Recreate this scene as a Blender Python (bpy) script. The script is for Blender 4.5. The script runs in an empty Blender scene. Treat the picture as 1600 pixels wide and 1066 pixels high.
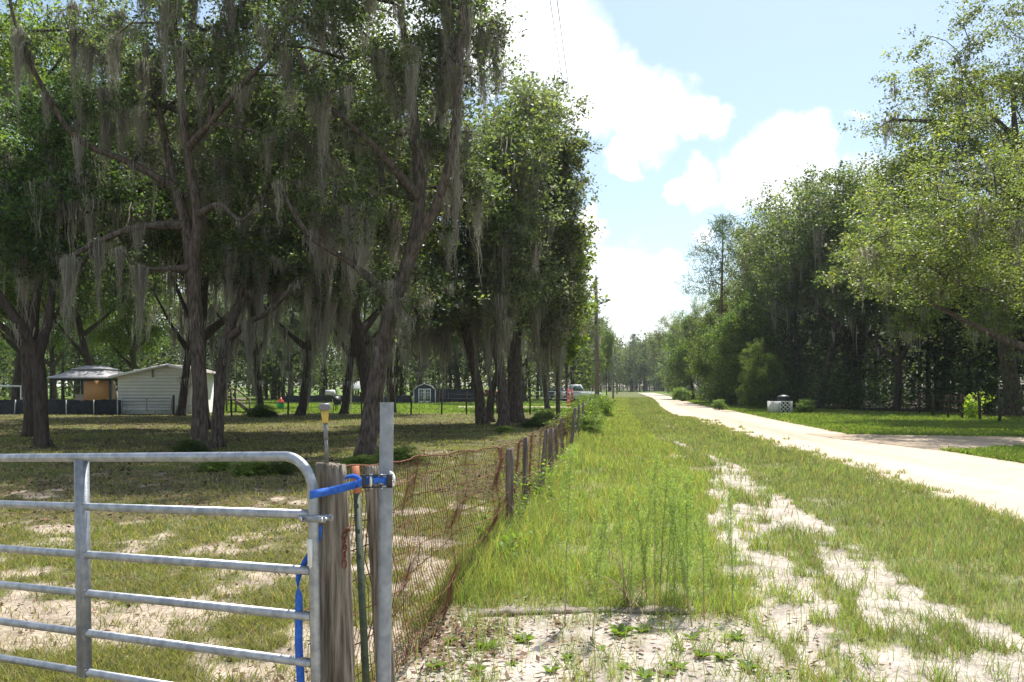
import bpy, math, random
import numpy as np
from mathutils import Vector

# ------------------------------------------------------------------ camera, sky, sun, exposure
S = bpy.context.scene
COL = S.collection
F, HY, CH = 1300.0, 603.0, 1.7          # focal length in photo pixels, horizon row, eye height
cam = bpy.data.objects.new('camera', bpy.data.cameras.new('camera'))
COL.objects.link(cam)
cam.location = (0, 0, CH)
cam.rotation_euler = (math.radians(90), 0, 0)
cam.data.sensor_width = 36
cam.data.lens = 36 * F / 1600
cam.data.shift_y = (HY - 533) / 1600
cam.data.clip_start = 0.1
cam.data.clip_end = 5000
S.camera = cam
S.view_settings.view_transform = 'Standard'
S.view_settings.look = 'None'
S.view_settings.gamma = 1
S.view_settings.exposure = 0.86
S.cycles.max_bounces = 6
S.cycles.diffuse_bounces = 3
S.cycles.transmission_bounces = 3
S.cycles.caustics_reflective = False
S.cycles.caustics_refractive = False

SUN_EL = math.radians(60)
SUN_AZ = math.radians(22)               # clockwise from +Y (ahead) towards +X (right)
sdir = Vector((math.sin(SUN_AZ) * math.cos(SUN_EL), math.cos(SUN_AZ) * math.cos(SUN_EL), math.sin(SUN_EL)))
sun = bpy.data.objects.new('sun', bpy.data.lights.new('sun', 'SUN'))
sun.data.energy = 4.8
sun.data.angle = math.radians(0.53)
sun.data.color = (1.0, 0.95, 0.87)
sun.rotation_euler = sdir.to_track_quat('Z', 'Y').to_euler()
COL.objects.link(sun)


def pdir(px, py):
    return Vector(((px - 800) / F, 1, (HY - py) / F)).normalized()


W = bpy.data.worlds.new('World')
S.world = W
W.use_nodes = True
nt = W.node_tree
N = nt.nodes
L = nt.links
bg = N['Background']
sky = N.new('ShaderNodeTexSky')
sky.sky_type = 'NISHITA'
sky.sun_disc = False
sky.sun_elevation = SUN_EL
sky.sun_rotation = SUN_AZ
sky.air_density = 1.0
sky.dust_density = 1.2
sky.ozone_density = 1.0
tc = N.new('ShaderNodeTexCoord')
n1 = N.new('ShaderNodeTexNoise')
n1.inputs['Scale'].default_value = 9
n1.inputs['Detail'].default_value = 9
n1.inputs['Roughness'].default_value = 0.62
L.new(tc.outputs['Generated'], n1.inputs['Vector'])
sub = N.new('ShaderNodeVectorMath'); sub.operation = 'SUBTRACT'
L.new(n1.outputs['Color'], sub.inputs[0]); sub.inputs[1].default_value = (.5, .5, .5)
scl = N.new('ShaderNodeVectorMath'); scl.operation = 'SCALE'
L.new(sub.outputs[0], scl.inputs[0]); scl.inputs['Scale'].default_value = 0.115
nrm = N.new('ShaderNodeVectorMath'); nrm.operation = 'NORMALIZE'
L.new(tc.outputs['Generated'], nrm.inputs[0])
dd = N.new('ShaderNodeVectorMath'); dd.operation = 'ADD'
L.new(nrm.outputs[0], dd.inputs[0]); L.new(scl.outputs[0], dd.inputs[1])
acc = None
for (px, py, r) in [(850, 40, 75), (890, 95, 80), (930, 150, 75), (990, 165, 60), (1030, 180, 68), (1080, 200, 42), (1116, 207, 34),
                    (970, 248, 34), (1240, 232, 48), (1205, 266, 54), (1270, 256, 42), (1150, 290, 40), (1095, 294, 38), (1050, 296, 28),
                    (1285, 292, 38), (1240, 294, 42),
                    (938, 362, 34), (930, 420, 50), (980, 430, 55), (1030, 440, 42), (1000, 495, 70), (930, 500, 60), (1090, 378, 26),
                    (780, 60, 90), (600, 60, 110), (1330, 330, 60), (1330, 200, 16)]:
    c = pdir(px, py)
    di = N.new('ShaderNodeVectorMath'); di.operation = 'DISTANCE'
    L.new(dd.outputs[0], di.inputs[0]); di.inputs[1].default_value = c
    mr = N.new('ShaderNodeMapRange'); mr.interpolation_type = 'SMOOTHSTEP'
    L.new(di.outputs['Value'], mr.inputs['Value'])
    R = r / F
    mr.inputs['From Min'].default_value = R * 1.0
    mr.inputs['From Max'].default_value = R * 0.48
    if acc is None:
        acc = mr.outputs[0]
    else:
        mx = N.new('ShaderNodeMath'); mx.operation = 'MAXIMUM'
        L.new(acc, mx.inputs[0]); L.new(mr.outputs[0], mx.inputs[1]); acc = mx.outputs[0]
# scattered clouds all round the rest of the sky, away from the hand-placed ones
n2 = N.new('ShaderNodeTexNoise'); n2.inputs['Scale'].default_value = 2.6; n2.inputs['Detail'].default_value = 7
L.new(tc.outputs['Generated'], n2.inputs['Vector'])
m2 = N.new('ShaderNodeMapRange'); m2.inputs['From Min'].default_value = .52; m2.inputs['From Max'].default_value = .62
L.new(n2.outputs[0], m2.inputs['Value'])
aw = N.new('ShaderNodeVectorMath'); aw.operation = 'DISTANCE'
L.new(nrm.outputs[0], aw.inputs[0]); aw.inputs[1].default_value = pdir(1150, 250)
a2 = N.new('ShaderNodeMapRange'); a2.inputs['From Min'].default_value = .5; a2.inputs['From Max'].default_value = .8
L.new(aw.outputs['Value'], a2.inputs['Value'])
m3 = N.new('ShaderNodeMath'); m3.operation = 'MULTIPLY'
L.new(m2.outputs[0], m3.inputs[0]); L.new(a2.outputs[0], m3.inputs[1])
mx = N.new('ShaderNodeMath'); mx.operation = 'MAXIMUM'
L.new(acc, mx.inputs[0]); L.new(m3.outputs[0], mx.inputs[1]); acc = mx.outputs[0]
# thin bright summer veil over the blue
veil = N.new('ShaderNodeMix'); veil.data_type = 'RGBA'
veil.inputs[0].default_value = 0.12
L.new(sky.outputs[0], veil.inputs[6]); veil.inputs[7].default_value = (4.2, 6.2, 6.8, 1)
n3 = N.new('ShaderNodeTexNoise'); n3.inputs['Scale'].default_value = 14; n3.inputs['Detail'].default_value = 6
L.new(tc.outputs['Generated'], n3.inputs['Vector'])
cr = N.new('ShaderNodeMix'); cr.data_type = 'RGBA'
m4 = N.new('ShaderNodeMapRange'); m4.inputs['From Min'].default_value = .35; m4.inputs['From Max'].default_value = .62
L.new(n3.outputs[0], m4.inputs['Value'])
L.new(m4.outputs[0], cr.inputs[0])
cr.inputs[6].default_value = (7.0, 7.6, 8.2, 1); cr.inputs[7].default_value = (9.6, 9.6, 9.6, 1)
mix = N.new('ShaderNodeMix'); mix.data_type = 'RGBA'
L.new(acc, mix.inputs[0]); L.new(veil.outputs[2], mix.inputs[6]); L.new(cr.outputs[2], mix.inputs[7])
L.new(mix.outputs[2], bg.inputs['Color'])
bg.inputs['Strength'].default_value = 0.10

# ------------------------------------------------------------------ helpers
rng = np.random.default_rng(7)
random.seed(7)
PI = math.pi


def G(px, py):                           # a row/column of the photo read as a point of the flat ground
    Y = F * CH / (py - HY)
    return np.array([(px - 800) / F * Y, Y, 0.0])


def P(px, py, Y):
    return np.array([(px - 800) / F * Y, Y, CH + (HY - py) / F * Y])


def hsh(ix, iy, seed):
    h = (ix.astype(np.int64) * 374761393 + iy.astype(np.int64) * 668265263 + seed * 1442695041) & 0xffffffff
    h = ((h ^ (h >> 13)) * 1274126177) & 0xffffffff
    return ((h ^ (h >> 16)) & 0xffff) / 65535.0


def vnoise(x, y, seed=0):
    ix = np.floor(x); iy = np.floor(y)
    fx = x - ix; fy = y - iy
    fx = fx * fx * (3 - 2 * fx); fy = fy * fy * (3 - 2 * fy)
    a = hsh(ix, iy, seed); b = hsh(ix + 1, iy, seed); c = hsh(ix, iy + 1, seed); d = hsh(ix + 1, iy + 1, seed)
    return a + (b - a) * fx + (c - a) * fy + (a - b - c + d) * fx * fy


def fbm(x, y, seed=0, octv=4):
    s = 0; a = .5; t = 0
    for i in range(octv):
        s = s + a * vnoise(x * 2 ** i, y * 2 ** i, seed + i * 17); t += a; a *= .55
    return s / t


def sst(a, b, x):
    t = np.clip((x - a) / (b - a), 0, 1)
    return t * t * (3 - 2 * t)


class MB:
    def __init__(s):
        s.V = []; s.F = []; s.C = []; s.n = 0; s.M = []

    def add(s, V, Fs, col=None, mi=0):
        V = np.asarray(V, dtype=np.float64).reshape(-1, 3)
        if not isinstance(Fs, np.ndarray) and len(set(len(f) for f in Fs)) > 1:
            for k in sorted(set(len(f) for f in Fs)):
                fk = np.array([f for f in Fs if len(f) == k]); s.F.append(fk + s.n); s.M.append(np.full(len(fk), mi))
        else:
            Fs = np.asarray(Fs); s.F.append(Fs + s.n); s.M.append(np.full(len(Fs), mi))
        s.V.append(V); s.n += len(V)
        if col is None: col = (1, 1, 1)
        c = np.ones((len(V), 4)); c[:, :3] = col
        s.C.append(c)
        return s

    def box(s, lo, hi, **k):
        x0, y0, z0 = lo; x1, y1, z1 = hi
        V = [(x0, y0, z0), (x1, y0, z0), (x1, y1, z0), (x0, y1, z0), (x0, y0, z1), (x1, y0, z1), (x1, y1, z1), (x0, y1, z1)]
        return s.add(V, np.array([(0, 3, 2, 1), (4, 5, 6, 7), (0, 1, 5, 4), (1, 2, 6, 5), (2, 3, 7, 6), (3, 0, 4, 7)]), **k)

    def bar(s, a, b, w, t, up=(0, 0, 1), bev=0.0, **k):     # rectangular bar from a to b, w across, t along 'up'
        a = Vector(a); b = Vector(b); d = (b - a).normalized(); up = Vector(up)
        sd = d.cross(up)
        if sd.length < 1e-4: sd = d.cross(Vector((1, 0, 0)))
        sd.normalize(); u = sd.cross(d).normalized()
        V = []
        for p in (a, b):
            for (i, j) in ((-1, -1), (1, -1), (1, 1), (-1, 1)):
                V.append(p + sd * (i * w / 2) + u * (j * t / 2))
        V = [tuple(v) for v in V]
        return s.add(V, np.array([(0, 3, 2, 1), (4, 5, 6, 7), (0, 1, 5, 4), (1, 2, 6, 5), (2, 3, 7, 6), (3, 0, 4, 7)]), **k)

    def tube(s, pts, rad, sides=8, cap=True, wob=0.0, r_=None, col=None, mi=0):
        V, Fq = tube_np(pts, rad, sides, wob, r_)
        s.add(V, Fq, col, mi)
        if cap:
            n = len(pts)
            s.F.append(np.array([[s.n - n * sides + i for i in range(sides)][::-1]])); s.M.append(np.array([mi]))
            s.F.append(np.array([[s.n - sides + i for i in range(sides)]])); s.M.append(np.array([mi]))
        return s

    def lathe(s, c, prof, sides=16, mi=0, col=None):         # prof: (r, z)
        return s.tube([(c[0], c[1], c[2] + z) for r, z in prof], [r for r, z in prof], sides, col=col, mi=mi)

    def mesh(s, name, mats, smooth=False):
        me = bpy.data.meshes.new(name)
        V = np.concatenate(s.V).astype(np.float32)
        me.vertices.add(len(V)); me.vertices.foreach_set('co', V.ravel())
        tot = np.concatenate([np.full(len(f), f.shape[1]) for f in s.F])
        idx = np.concatenate([f.ravel() for f in s.F]).astype(np.int32)
        me.loops.add(len(idx)); me.loops.foreach_set('vertex_index', idx)
        me.polygons.add(len(tot))
        st = np.concatenate([[0], np.cumsum(tot)[:-1]]).astype(np.int32)
        me.polygons.foreach_set('loop_start', st)
        me.polygons.foreach_set('loop_total', tot.astype(np.int32))
        me.polygons.foreach_set('material_index', np.concatenate(s.M).astype(np.int32))
        if smooth: me.polygons.foreach_set('use_smooth', np.ones(len(tot), dtype=bool))
        a = me.color_attributes.new('Col', 'FLOAT_COLOR', 'POINT')
        a.data.foreach_set('color', np.concatenate(s.C).astype(np.float32).ravel())
        me.update(calc_edges=True)
        for m in (mats if isinstance(mats, (list, tuple)) else [mats]): me.materials.append(m)
        return me

    def obj(s, name, mats, parent=None, smooth=False):
        return link(name, s.mesh(name, mats, smooth), parent)


def link(name, data, parent=None):
    o = bpy.data.objects.new(name, data); COL.objects.link(o)
    if parent is not None: o.parent = parent
    return o


def tube_np(pts, rad, sides=8, wob=0.0, r_=None):
    p = np.asarray(pts, dtype=float); n = len(p)
    rad = np.broadcast_to(np.asarray(rad, dtype=float), (n,))
    t = np.gradient(p, axis=0); t /= (np.linalg.norm(t, axis=1, keepdims=True) + 1e-9)
    m = t.mean(0)
    ref = np.array([1., 0, 0]) if abs(m[0]) < .6 * (np.linalg.norm(m) + 1e-9) + 1e-9 else np.array([0, 0, 1.])
    if abs(np.abs(t @ ref)).max() > .97: ref = np.array([0.3, 1., 0.2])
    u = np.cross(t, ref); u /= (np.linalg.norm(u, axis=1, keepdims=True) + 1e-9)
    v = np.cross(t, u)
    a = np.arange(sides) / sides * 2 * PI
    rr = rad[:, None] * np.ones((n, sides))
    if wob: rr = rr * (1 + wob * ((r_ or rng).random((n, sides)) - .5))
    V = p[:, None, :] + rr[:, :, None] * (np.cos(a)[None, :, None] * u[:, None, :] + np.sin(a)[None, :, None] * v[:, None, :])
    i = np.arange(n - 1)[:, None]; j = np.arange(sides)[None, :]; j2 = (j + 1) % sides
    Fq = np.stack([i * sides + j, i * sides + j2, (i + 1) * sides + j2, (i + 1) * sides + j], -1).reshape(-1, 4)
    return V.reshape(-1, 3), Fq


def ribbon(pts, wid, thick=0.0015, side=None):               # a strap: pts (n,3), width along 'side' vectors
    p = np.asarray(pts, float); n = len(p)
    sd = np.asarray(side, float)
    if sd.ndim == 1: sd = np.tile(sd, (n, 1))
    sd /= np.linalg.norm(sd, axis=1, keepdims=True)
    t = np.gradient(p, axis=0); t /= np.linalg.norm(t, axis=1, keepdims=True) + 1e-9
    nn = np.cross(t, sd); nn /= np.linalg.norm(nn, axis=1, keepdims=True) + 1e-9
    V = np.stack([p - sd * wid / 2 - nn * thick / 2, p + sd * wid / 2 - nn * thick / 2, p + sd * wid / 2 + nn * thick / 2, p - sd * wid / 2 + nn * thick / 2], 1).reshape(-1, 3)
    Fq = []
    for i in range(n - 1):
        for j in range(4):
            k = (j + 1) % 4
            Fq.append((i * 4 + j, i * 4 + k, i * 4 + 4 + k, i * 4 + 4 + j))
    return V, np.array(Fq)


def smooth_path(pts, n=24):
    p = np.asarray(pts, float)
    if len(p) < 3: return p[0] + (p[-1] - p[0]) * np.linspace(0, 1, n)[:, None]
    q = np.vstack([2 * p[0] - p[1], p, 2 * p[-1] - p[-2]])
    out = []
    for u in np.linspace(0, len(p) - 1 - 1e-6, n):
        i = int(u); f = u - i; a, b, c, d = q[i], q[i + 1], q[i + 2], q[i + 3]
        out.append(.5 * (2 * b + (c - a) * f + (2 * a - 5 * b + 4 * c - d) * f * f + (3 * b - a - 3 * c + d) * f ** 3))
    return np.array(out)


def empty(name, loc=(0, 0, 0), rz=0):
    o = bpy.data.objects.new(name, None); COL.objects.link(o); o.location = tuple(loc); o.rotation_euler = (0, 0, rz); o.empty_display_size = .2
    return o


def tag(o, label=None, cat=None, group=None, kind=None):
    if label: o['label'] = label
    if cat: o['category'] = cat
    if group: o['group'] = group
    if kind: o['kind'] = kind
    return o


def dup(o, loc=None, rz=None, sc=None, parent=None):
    c = o.copy(); COL.objects.link(c); c.parent = parent
    if loc is not None: c.location = tuple(loc)
    if rz is not None: c.rotation_euler = (0, 0, rz)
    if sc is not None: c.scale = sc if isinstance(sc, (tuple, list)) else (sc, sc, sc)
    for k in o.children: dup(k, parent=c)
    return c


# ------------------------------------------------------------------ materials
def mat(name, c1, c2=None, scale=10, rough=.8, metal=0.0, bump=0.0, bscale=None, stretch=(1, 1, 1), attr=False, trans=0.0, spec=.5, detail=5, tcol=None, coat=0, vary=0.0):
    m = bpy.data.materials.new(name); m.use_nodes = True
    nt = m.node_tree; n = nt.nodes; l = nt.links
    b = n['Principled BSDF']
    b.inputs['Roughness'].default_value = rough; b.inputs['Metallic'].default_value = metal
    b.inputs['Specular IOR Level'].default_value = spec
    tcn = n.new('ShaderNodeTexCoord'); mp = n.new('ShaderNodeMapping'); mp.inputs['Scale'].default_value = stretch
    l.new(tcn.outputs['Object'], mp.inputs[0])
    out = None
    if c2 is None: c2 = c1
    nz = n.new('ShaderNodeTexNoise'); nz.inputs['Scale'].default_value = scale; nz.inputs['Detail'].default_value = detail
    l.new(mp.outputs[0], nz.inputs['Vector'])
    mr = n.new('ShaderNodeMapRange'); mr.inputs['From Min'].default_value = .35; mr.inputs['From Max'].default_value = .65
    l.new(nz.outputs[0], mr.inputs['Value'])
    mxx = n.new('ShaderNodeMix'); mxx.data_type = 'RGBA'; l.new(mr.outputs[0], mxx.inputs[0])
    mxx.inputs[6].default_value = (*c1, 1); mxx.inputs[7].default_value = (*c2, 1)
    out = mxx.outputs[2]
    if attr:
        at = n.new('ShaderNodeAttribute'); at.attribute_name = 'Col'
        mu = n.new('ShaderNodeMix'); mu.data_type = 'RGBA'; mu.blend_type = 'MULTIPLY'; mu.inputs[0].default_value = 1
        l.new(out, mu.inputs[6]); l.new(at.outputs['Color'], mu.inputs[7]); out = mu.outputs[2]
    if vary:
        oi = n.new('ShaderNodeObjectInfo')
        hs = n.new('ShaderNodeHueSaturation')
        v1 = n.new('ShaderNodeMapRange'); v1.inputs['To Min'].default_value = 1 - vary; v1.inputs['To Max'].default_value = 1 + vary
        l.new(oi.outputs['Random'], v1.inputs['Value']); l.new(v1.outputs[0], hs.inputs['Value'])
        v2 = n.new('ShaderNodeMath'); v2.operation = 'MULTIPLY_ADD'; v2.inputs[1].default_value = 7.31; v2.inputs[2].default_value = .2
        l.new(oi.outputs['Random'], v2.inputs[0])
        fr = n.new('ShaderNodeMath'); fr.operation = 'FRACT'; l.new(v2.outputs[0], fr.inputs[0])
        v3 = n.new('ShaderNodeMapRange'); v3.inputs['To Min'].default_value = .5 - vary * .07; v3.inputs['To Max'].default_value = .5 + vary * .07
        l.new(fr.outputs[0], v3.inputs['Value']); l.new(v3.outputs[0], hs.inputs['Hue'])
        l.new(out, hs.inputs['Color']); out = hs.outputs[0]
    l.new(out, b.inputs['Base Color'])
    if bump:
        bz = n.new('ShaderNodeTexNoise'); bz.inputs['Scale'].default_value = bscale or scale * 2; bz.inputs['Detail'].default_value = 6
        l.new(mp.outputs[0], bz.inputs['Vector'])
        bp = n.new('ShaderNodeBump'); bp.inputs['Strength'].default_value = min(1, bump); bp.inputs['Distance'].default_value = .02 * max(1, bump)
        l.new(bz.outputs[0], bp.inputs['Height']); l.new(bp.outputs[0], b.inputs['Normal'])
    if trans:
        tr = n.new('ShaderNodeBsdfTranslucent'); ms = n.new('ShaderNodeMixShader'); ms.inputs[0].default_value = trans
        if tcol:
            tm = n.new('ShaderNodeMix'); tm.data_type = 'RGBA'; tm.blend_type = 'MULTIPLY'; tm.inputs[0].default_value = 1
            l.new(out, tm.inputs[6]); tm.inputs[7].default_value = (*tcol, 1); l.new(tm.outputs[2], tr.inputs['Color'])
        else: l.new(out, tr.inputs['Color'])
        l.new(b.outputs[0], ms.inputs[1]); l.new(tr.outputs[0], ms.inputs[2]); l.new(ms.outputs[0], n['Material Output'].inputs['Surface'])
    return m


M = dict(
    bark=mat('oak_bark', (.045, .035, .03), (.14, .112, .094), 6, .95, bump=1.5, bscale=9, stretch=(3, 3, .7), spec=.1),
    barkdark=mat('dark_bark', (.045, .036, .03), (.09, .072, .06), 5, .95, bump=1.5, bscale=9, stretch=(3, 3, .7), spec=.1),
    pinebark=mat('pine_bark', (.12, .085, .06), (.22, .16, .12), 6, .95, bump=1.2, bscale=9, stretch=(3, 3, .8), spec=.1),
    leaf=mat('oak_leaves', (1, 1, 1), None, 1, .48, attr=True, trans=.46, tcol=(1.55, 1.65, .75), spec=.32, vary=.13),
    leafsoft=mat('soft_leaves', (1, 1, 1), None, 1, .6, attr=True, trans=.42, tcol=(1.55, 1.7, .7), spec=.25, vary=.16),
    grass=mat('grass_blades', (1, 1, 1), None, 1, .5, attr=True, trans=.45, tcol=(1.3, 1.35, .6), spec=.3),
    moss=mat('spanish_moss', (1, 1, 1), None, 1, .95, attr=True, trans=.45, spec=.05),
    galv=mat('galvanised_steel', (.24, .26, .29), (.40, .42, .45), 22, .42, metal=.75, bump=.05, bscale=60),
    galvdull=mat('weathered_galvanised_steel', (.23, .25, .28), (.33, .35, .38), 25, .55, metal=.6, bump=.1, bscale=80),
    rust=mat('rusty_wire', (.085, .04, .028), (.19, .08, .045), 30, .9, spec=.2),
    rustdark=mat('rusty_chain', (.10, .035, .02), (.2, .07, .035), 60, .85, metal=.2, bump=.4, bscale=200),
    post=mat('weathered_post_wood', (.10, .078, .058), (.34, .30, .245), 8, .95, bump=1.3, bscale=16, stretch=(6, 6, .35), spec=.15),
    postold=mat('old_fence_post_wood', (.11, .085, .07), (.24, .20, .17), 7, .95, bump=1.2, bscale=16, stretch=(5, 5, .4), spec=.15),
    board=mat('grey_plank_wood', (.17, .14, .115), (.33, .29, .25), 7, .95, bump=1, bscale=18, stretch=(.4, 6, 6), spec=.15),
    green=mat('green_post_paint', (.03, .05, .03), (.07, .085, .05), 30, .6),
    orange=mat('orange_post_paint', (.42, .13, .06), (.55, .22, .11), 40, .7),
    blue=mat('blue_webbing', (.02, .10, .48), (.03, .16, .62), 50, .75, bump=.3, bscale=300),
    black=mat('black_plastic', (.015, .015, .017), (.03, .03, .033), 20, .5),
    blackcloth=mat('black_silt_cloth', (.012, .013, .018), (.028, .03, .038), 4, .85, bump=.6, bscale=2),
    steel=mat('bright_steel', (.6, .6, .6), (.7, .7, .7), 30, .3, metal=1),
    white=mat('white_paint', (.68, .68, .66), (.76, .76, .74), 5, .6),
    whitedirty=mat('faded_white_paint', (.5, .5, .48), (.68, .67, .64), 9, .7),
    siding=mat('cream_siding', (.76, .745, .72), (.82, .81, .79), 2, .6),
    roofgrey=mat('grey_roof_metal', (.30, .29, .31), (.38, .365, .385), 6, .5),
    shingle=mat('shingle', (.22, .2, .18), (.32, .29, .26), 12, .9),
    bamboo=mat('bamboo_shade', (.42, .19, .07), (.6, .32, .14), 18, .8, stretch=(1, 1, 12)),
    beige=mat('beige_fabric', (.30, .23, .17), (.4, .32, .24), 20, .9),
    navy=mat('dark_shed_wall', (.025, .032, .06), (.035, .045, .085), 6, .6),
    glass=mat('window_glass', (.05, .08, .08), (.09, .13, .13), 3, .08, spec=.8),
    deck=mat('deck_wood', (.16, .12, .1), (.27, .21, .18), 8, .85),
    red=mat('red_paint', (.42, .03, .04), (.55, .06, .07), 20, .6),
    toyred=mat('red_toy_plastic', (.7, .08, .05), None, 4, .4),
    toygreen=mat('green_toy_plastic', (.04, .5, .16), None, 4, .4),
    lens=mat('amber_lens', (.66, .46, .09), (.74, .56, .15), 20, .35, trans=.3),
    lampgrey=mat('lamp_grey', (.13, .13, .14), (.2, .2, .21), 40, .5),
    polewood=mat('utility_pole_wood', (.11, .09, .075), (.2, .165, .14), 4, .95, bump=.8, bscale=12, stretch=(4, 4, .3)),
    rubber=mat('tyre_rubber', (.02, .02, .02), (.035, .035, .035), 10, .85),
    carwhite=mat('white_car_paint', (.62, .64, .68), (.68, .7, .74), 2, .25, spec=.6),
    carblue=mat('blue_car_paint', (.10, .14, .24), (.13, .18, .30), 2, .25, spec=.6),
    drystem=mat('dry_stems', (.32, .23, .13), (.46, .36, .22), 20, .9),
    litter=mat('dead_leaves', (1, 1, 1), None, 1, .85, attr=True, spec=.2),
    debris=mat('dark_debris', (.05, .045, .045), (.14, .12, .11), 9, .95, bump=.8),
    wire=mat('power_line', (.06, .06, .065), None, 1, .6),
)


def ground_mat(name, attr=True, c1=(1, 1, 1), c2=None, bump=.5, amp=.25):
    m = bpy.data.materials.new(name); m.use_nodes = True
    nt = m.node_tree; n = nt.nodes; l = nt.links
    b = n['Principled BSDF']; b.inputs['Roughness'].default_value = .95; b.inputs['Specular IOR Level'].default_value = .1
    tcn = n.new('ShaderNodeTexCoord')
    at = n.new('ShaderNodeAttribute'); at.attribute_name = 'Col'
    out = at.outputs['Color']
    for sc, am in ((3.1, amp), (23, amp * 1.1), (90, amp * .9)):
        nz = n.new('ShaderNodeTexNoise'); nz.inputs['Scale'].default_value = sc; nz.inputs['Detail'].default_value = 5
        l.new(tcn.outputs['Object'], nz.inputs['Vector'])
        mr = n.new('ShaderNodeMapRange'); mr.inputs['From Min'].default_value = .3; mr.inputs['From Max'].default_value = .7
        mr.inputs['To Min'].default_value = 1 - am; mr.inputs['To Max'].default_value = 1 + am
        l.new(nz.outputs[0], mr.inputs['Value'])
        mu = n.new('ShaderNodeVectorMath'); mu.operation = 'SCALE'
        l.new(out, mu.inputs[0]); l.new(mr.outputs[0], mu.inputs['Scale']); out = mu.outputs[0]
    l.new(out, b.inputs['Base Color'])
    nz = n.new('ShaderNodeTexNoise'); nz.inputs['Scale'].default_value = 16; nz.inputs['Detail'].default_value = 8; nz.inputs['Roughness'].default_value = .65
    l.new(tcn.outputs['Object'], nz.inputs['Vector'])
    bp = n.new('ShaderNodeBump'); bp.inputs['Strength'].default_value = bump; bp.inputs['Distance'].default_value = .05
    l.new(nz.outputs[0], bp.inputs['Height']); l.new(bp.outputs[0], b.inputs['Normal'])
    return m


M['ground'] = ground_mat('ground_surface')
M['road'] = ground_mat('sand_road_surface', bump=.4, amp=.09)

# ------------------------------------------------------------------ the lie of the land
FD = 0.122                                # the roadside fence runs towards the vanishing point


def fenceX(y): return -.02 + (y - 9.1) * np.where(y < 9.1, .155, FD)


road_L = [G(*p) for p in [(1600, 832), (1500, 797), (1400, 763), (1300, 731), (1200, 700), (1130, 678), (1080, 660), (1045, 648), (1030, 638), (1026, 630), (1017, 622), (1004, 616), (995, 614)]]
road_R = [G(*p) for p in [(1600, 724), (1500, 708), (1400, 694), (1319, 677), (1210, 656), (1150, 643), (1098, 634), (1077, 628), (1056, 623), (1046, 619), (1021, 614), (1012, 613)]]
rL = np.array([(-3.5 + 5.94 + 2.6, -20, 0), (5.3, 2, 0)] + [tuple(p) for p in road_L]); rR = np.array([(9.6, -20, 0), (10.2, 2, 0)] + [tuple(p) for p in road_R])


def roadL(y): return np.interp(y, rL[:, 1], rL[:, 0])
def roadR(y): return np.interp(y, rR[:, 1], rR[:, 0])


def track_masks(x, y):
    """how bare and sandy the verge and yard are (0..1)"""
    nz = fbm(x * 1.3, y * 1.0, 3, 5); nf = fbm(x * 5, y * 4, 11, 4)
    t1 = np.interp(y, [0, 4.9, 5.7, 7, 8.9, 11.8, 15, 18, 30, 60], [2.8, 2.82, 3.0, 3.08, 3.45, 3.72, 4.05, 4.6, 5.2, 8.8])
    w1 = np.interp(y, [0, 5, 6.5, 9, 12, 17, 19, 22, 26, 30], [.85, .66, .38, .30, .36, .44, .1, .22, .1, .001])
    d1 = 1 - np.abs(x - t1) / w1
    t2 = np.interp(y, [0, 6, 8, 11, 14, 20], [1.6, 2.0, 2.5, 3.0, 3.4, 4.5]); w2 = np.interp(y, [0, 5, 8, 11, 14, 15], [.3, .5, .6, .6, .3, .01])
    d2 = (1 - np.abs(x - t2) / w2) * .9
    a = np.maximum(sst(-.25, .55, d1), sst(0, .7, d2) * .8)
    # bare sandy apron in front of the gate
    ap = sst(6.55, 6.1, y + .5 * (nz - .5)) * sst(-1.3, -.5, x) * sst(2.1, 1.3, x)
    a = np.maximum(a, ap)
    # small far patches
    for (px, py, rx, ry) in ((1042, 686, .55, 1.3), (1052, 668, .5, 1.6), (1035, 655, .5, 3), (1060, 712, .4, .8), (1095, 735, .3, .6)):
        g = G(px, py); a = np.maximum(a, sst(1.2, .4, np.hypot((x - g[0]) / rx, (y - g[1]) / ry)))
    out = np.clip(sst(.50, .78, a * .66 + (nz - .5) * 1.5 + (nf - .5) * 1.8 + .21), 0, 1) * sst(.02, .3, a)
    return np.maximum(out, sst(.2, .7, ap) * (.55 + .45 * sst(.35, .6, nf)))


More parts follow.
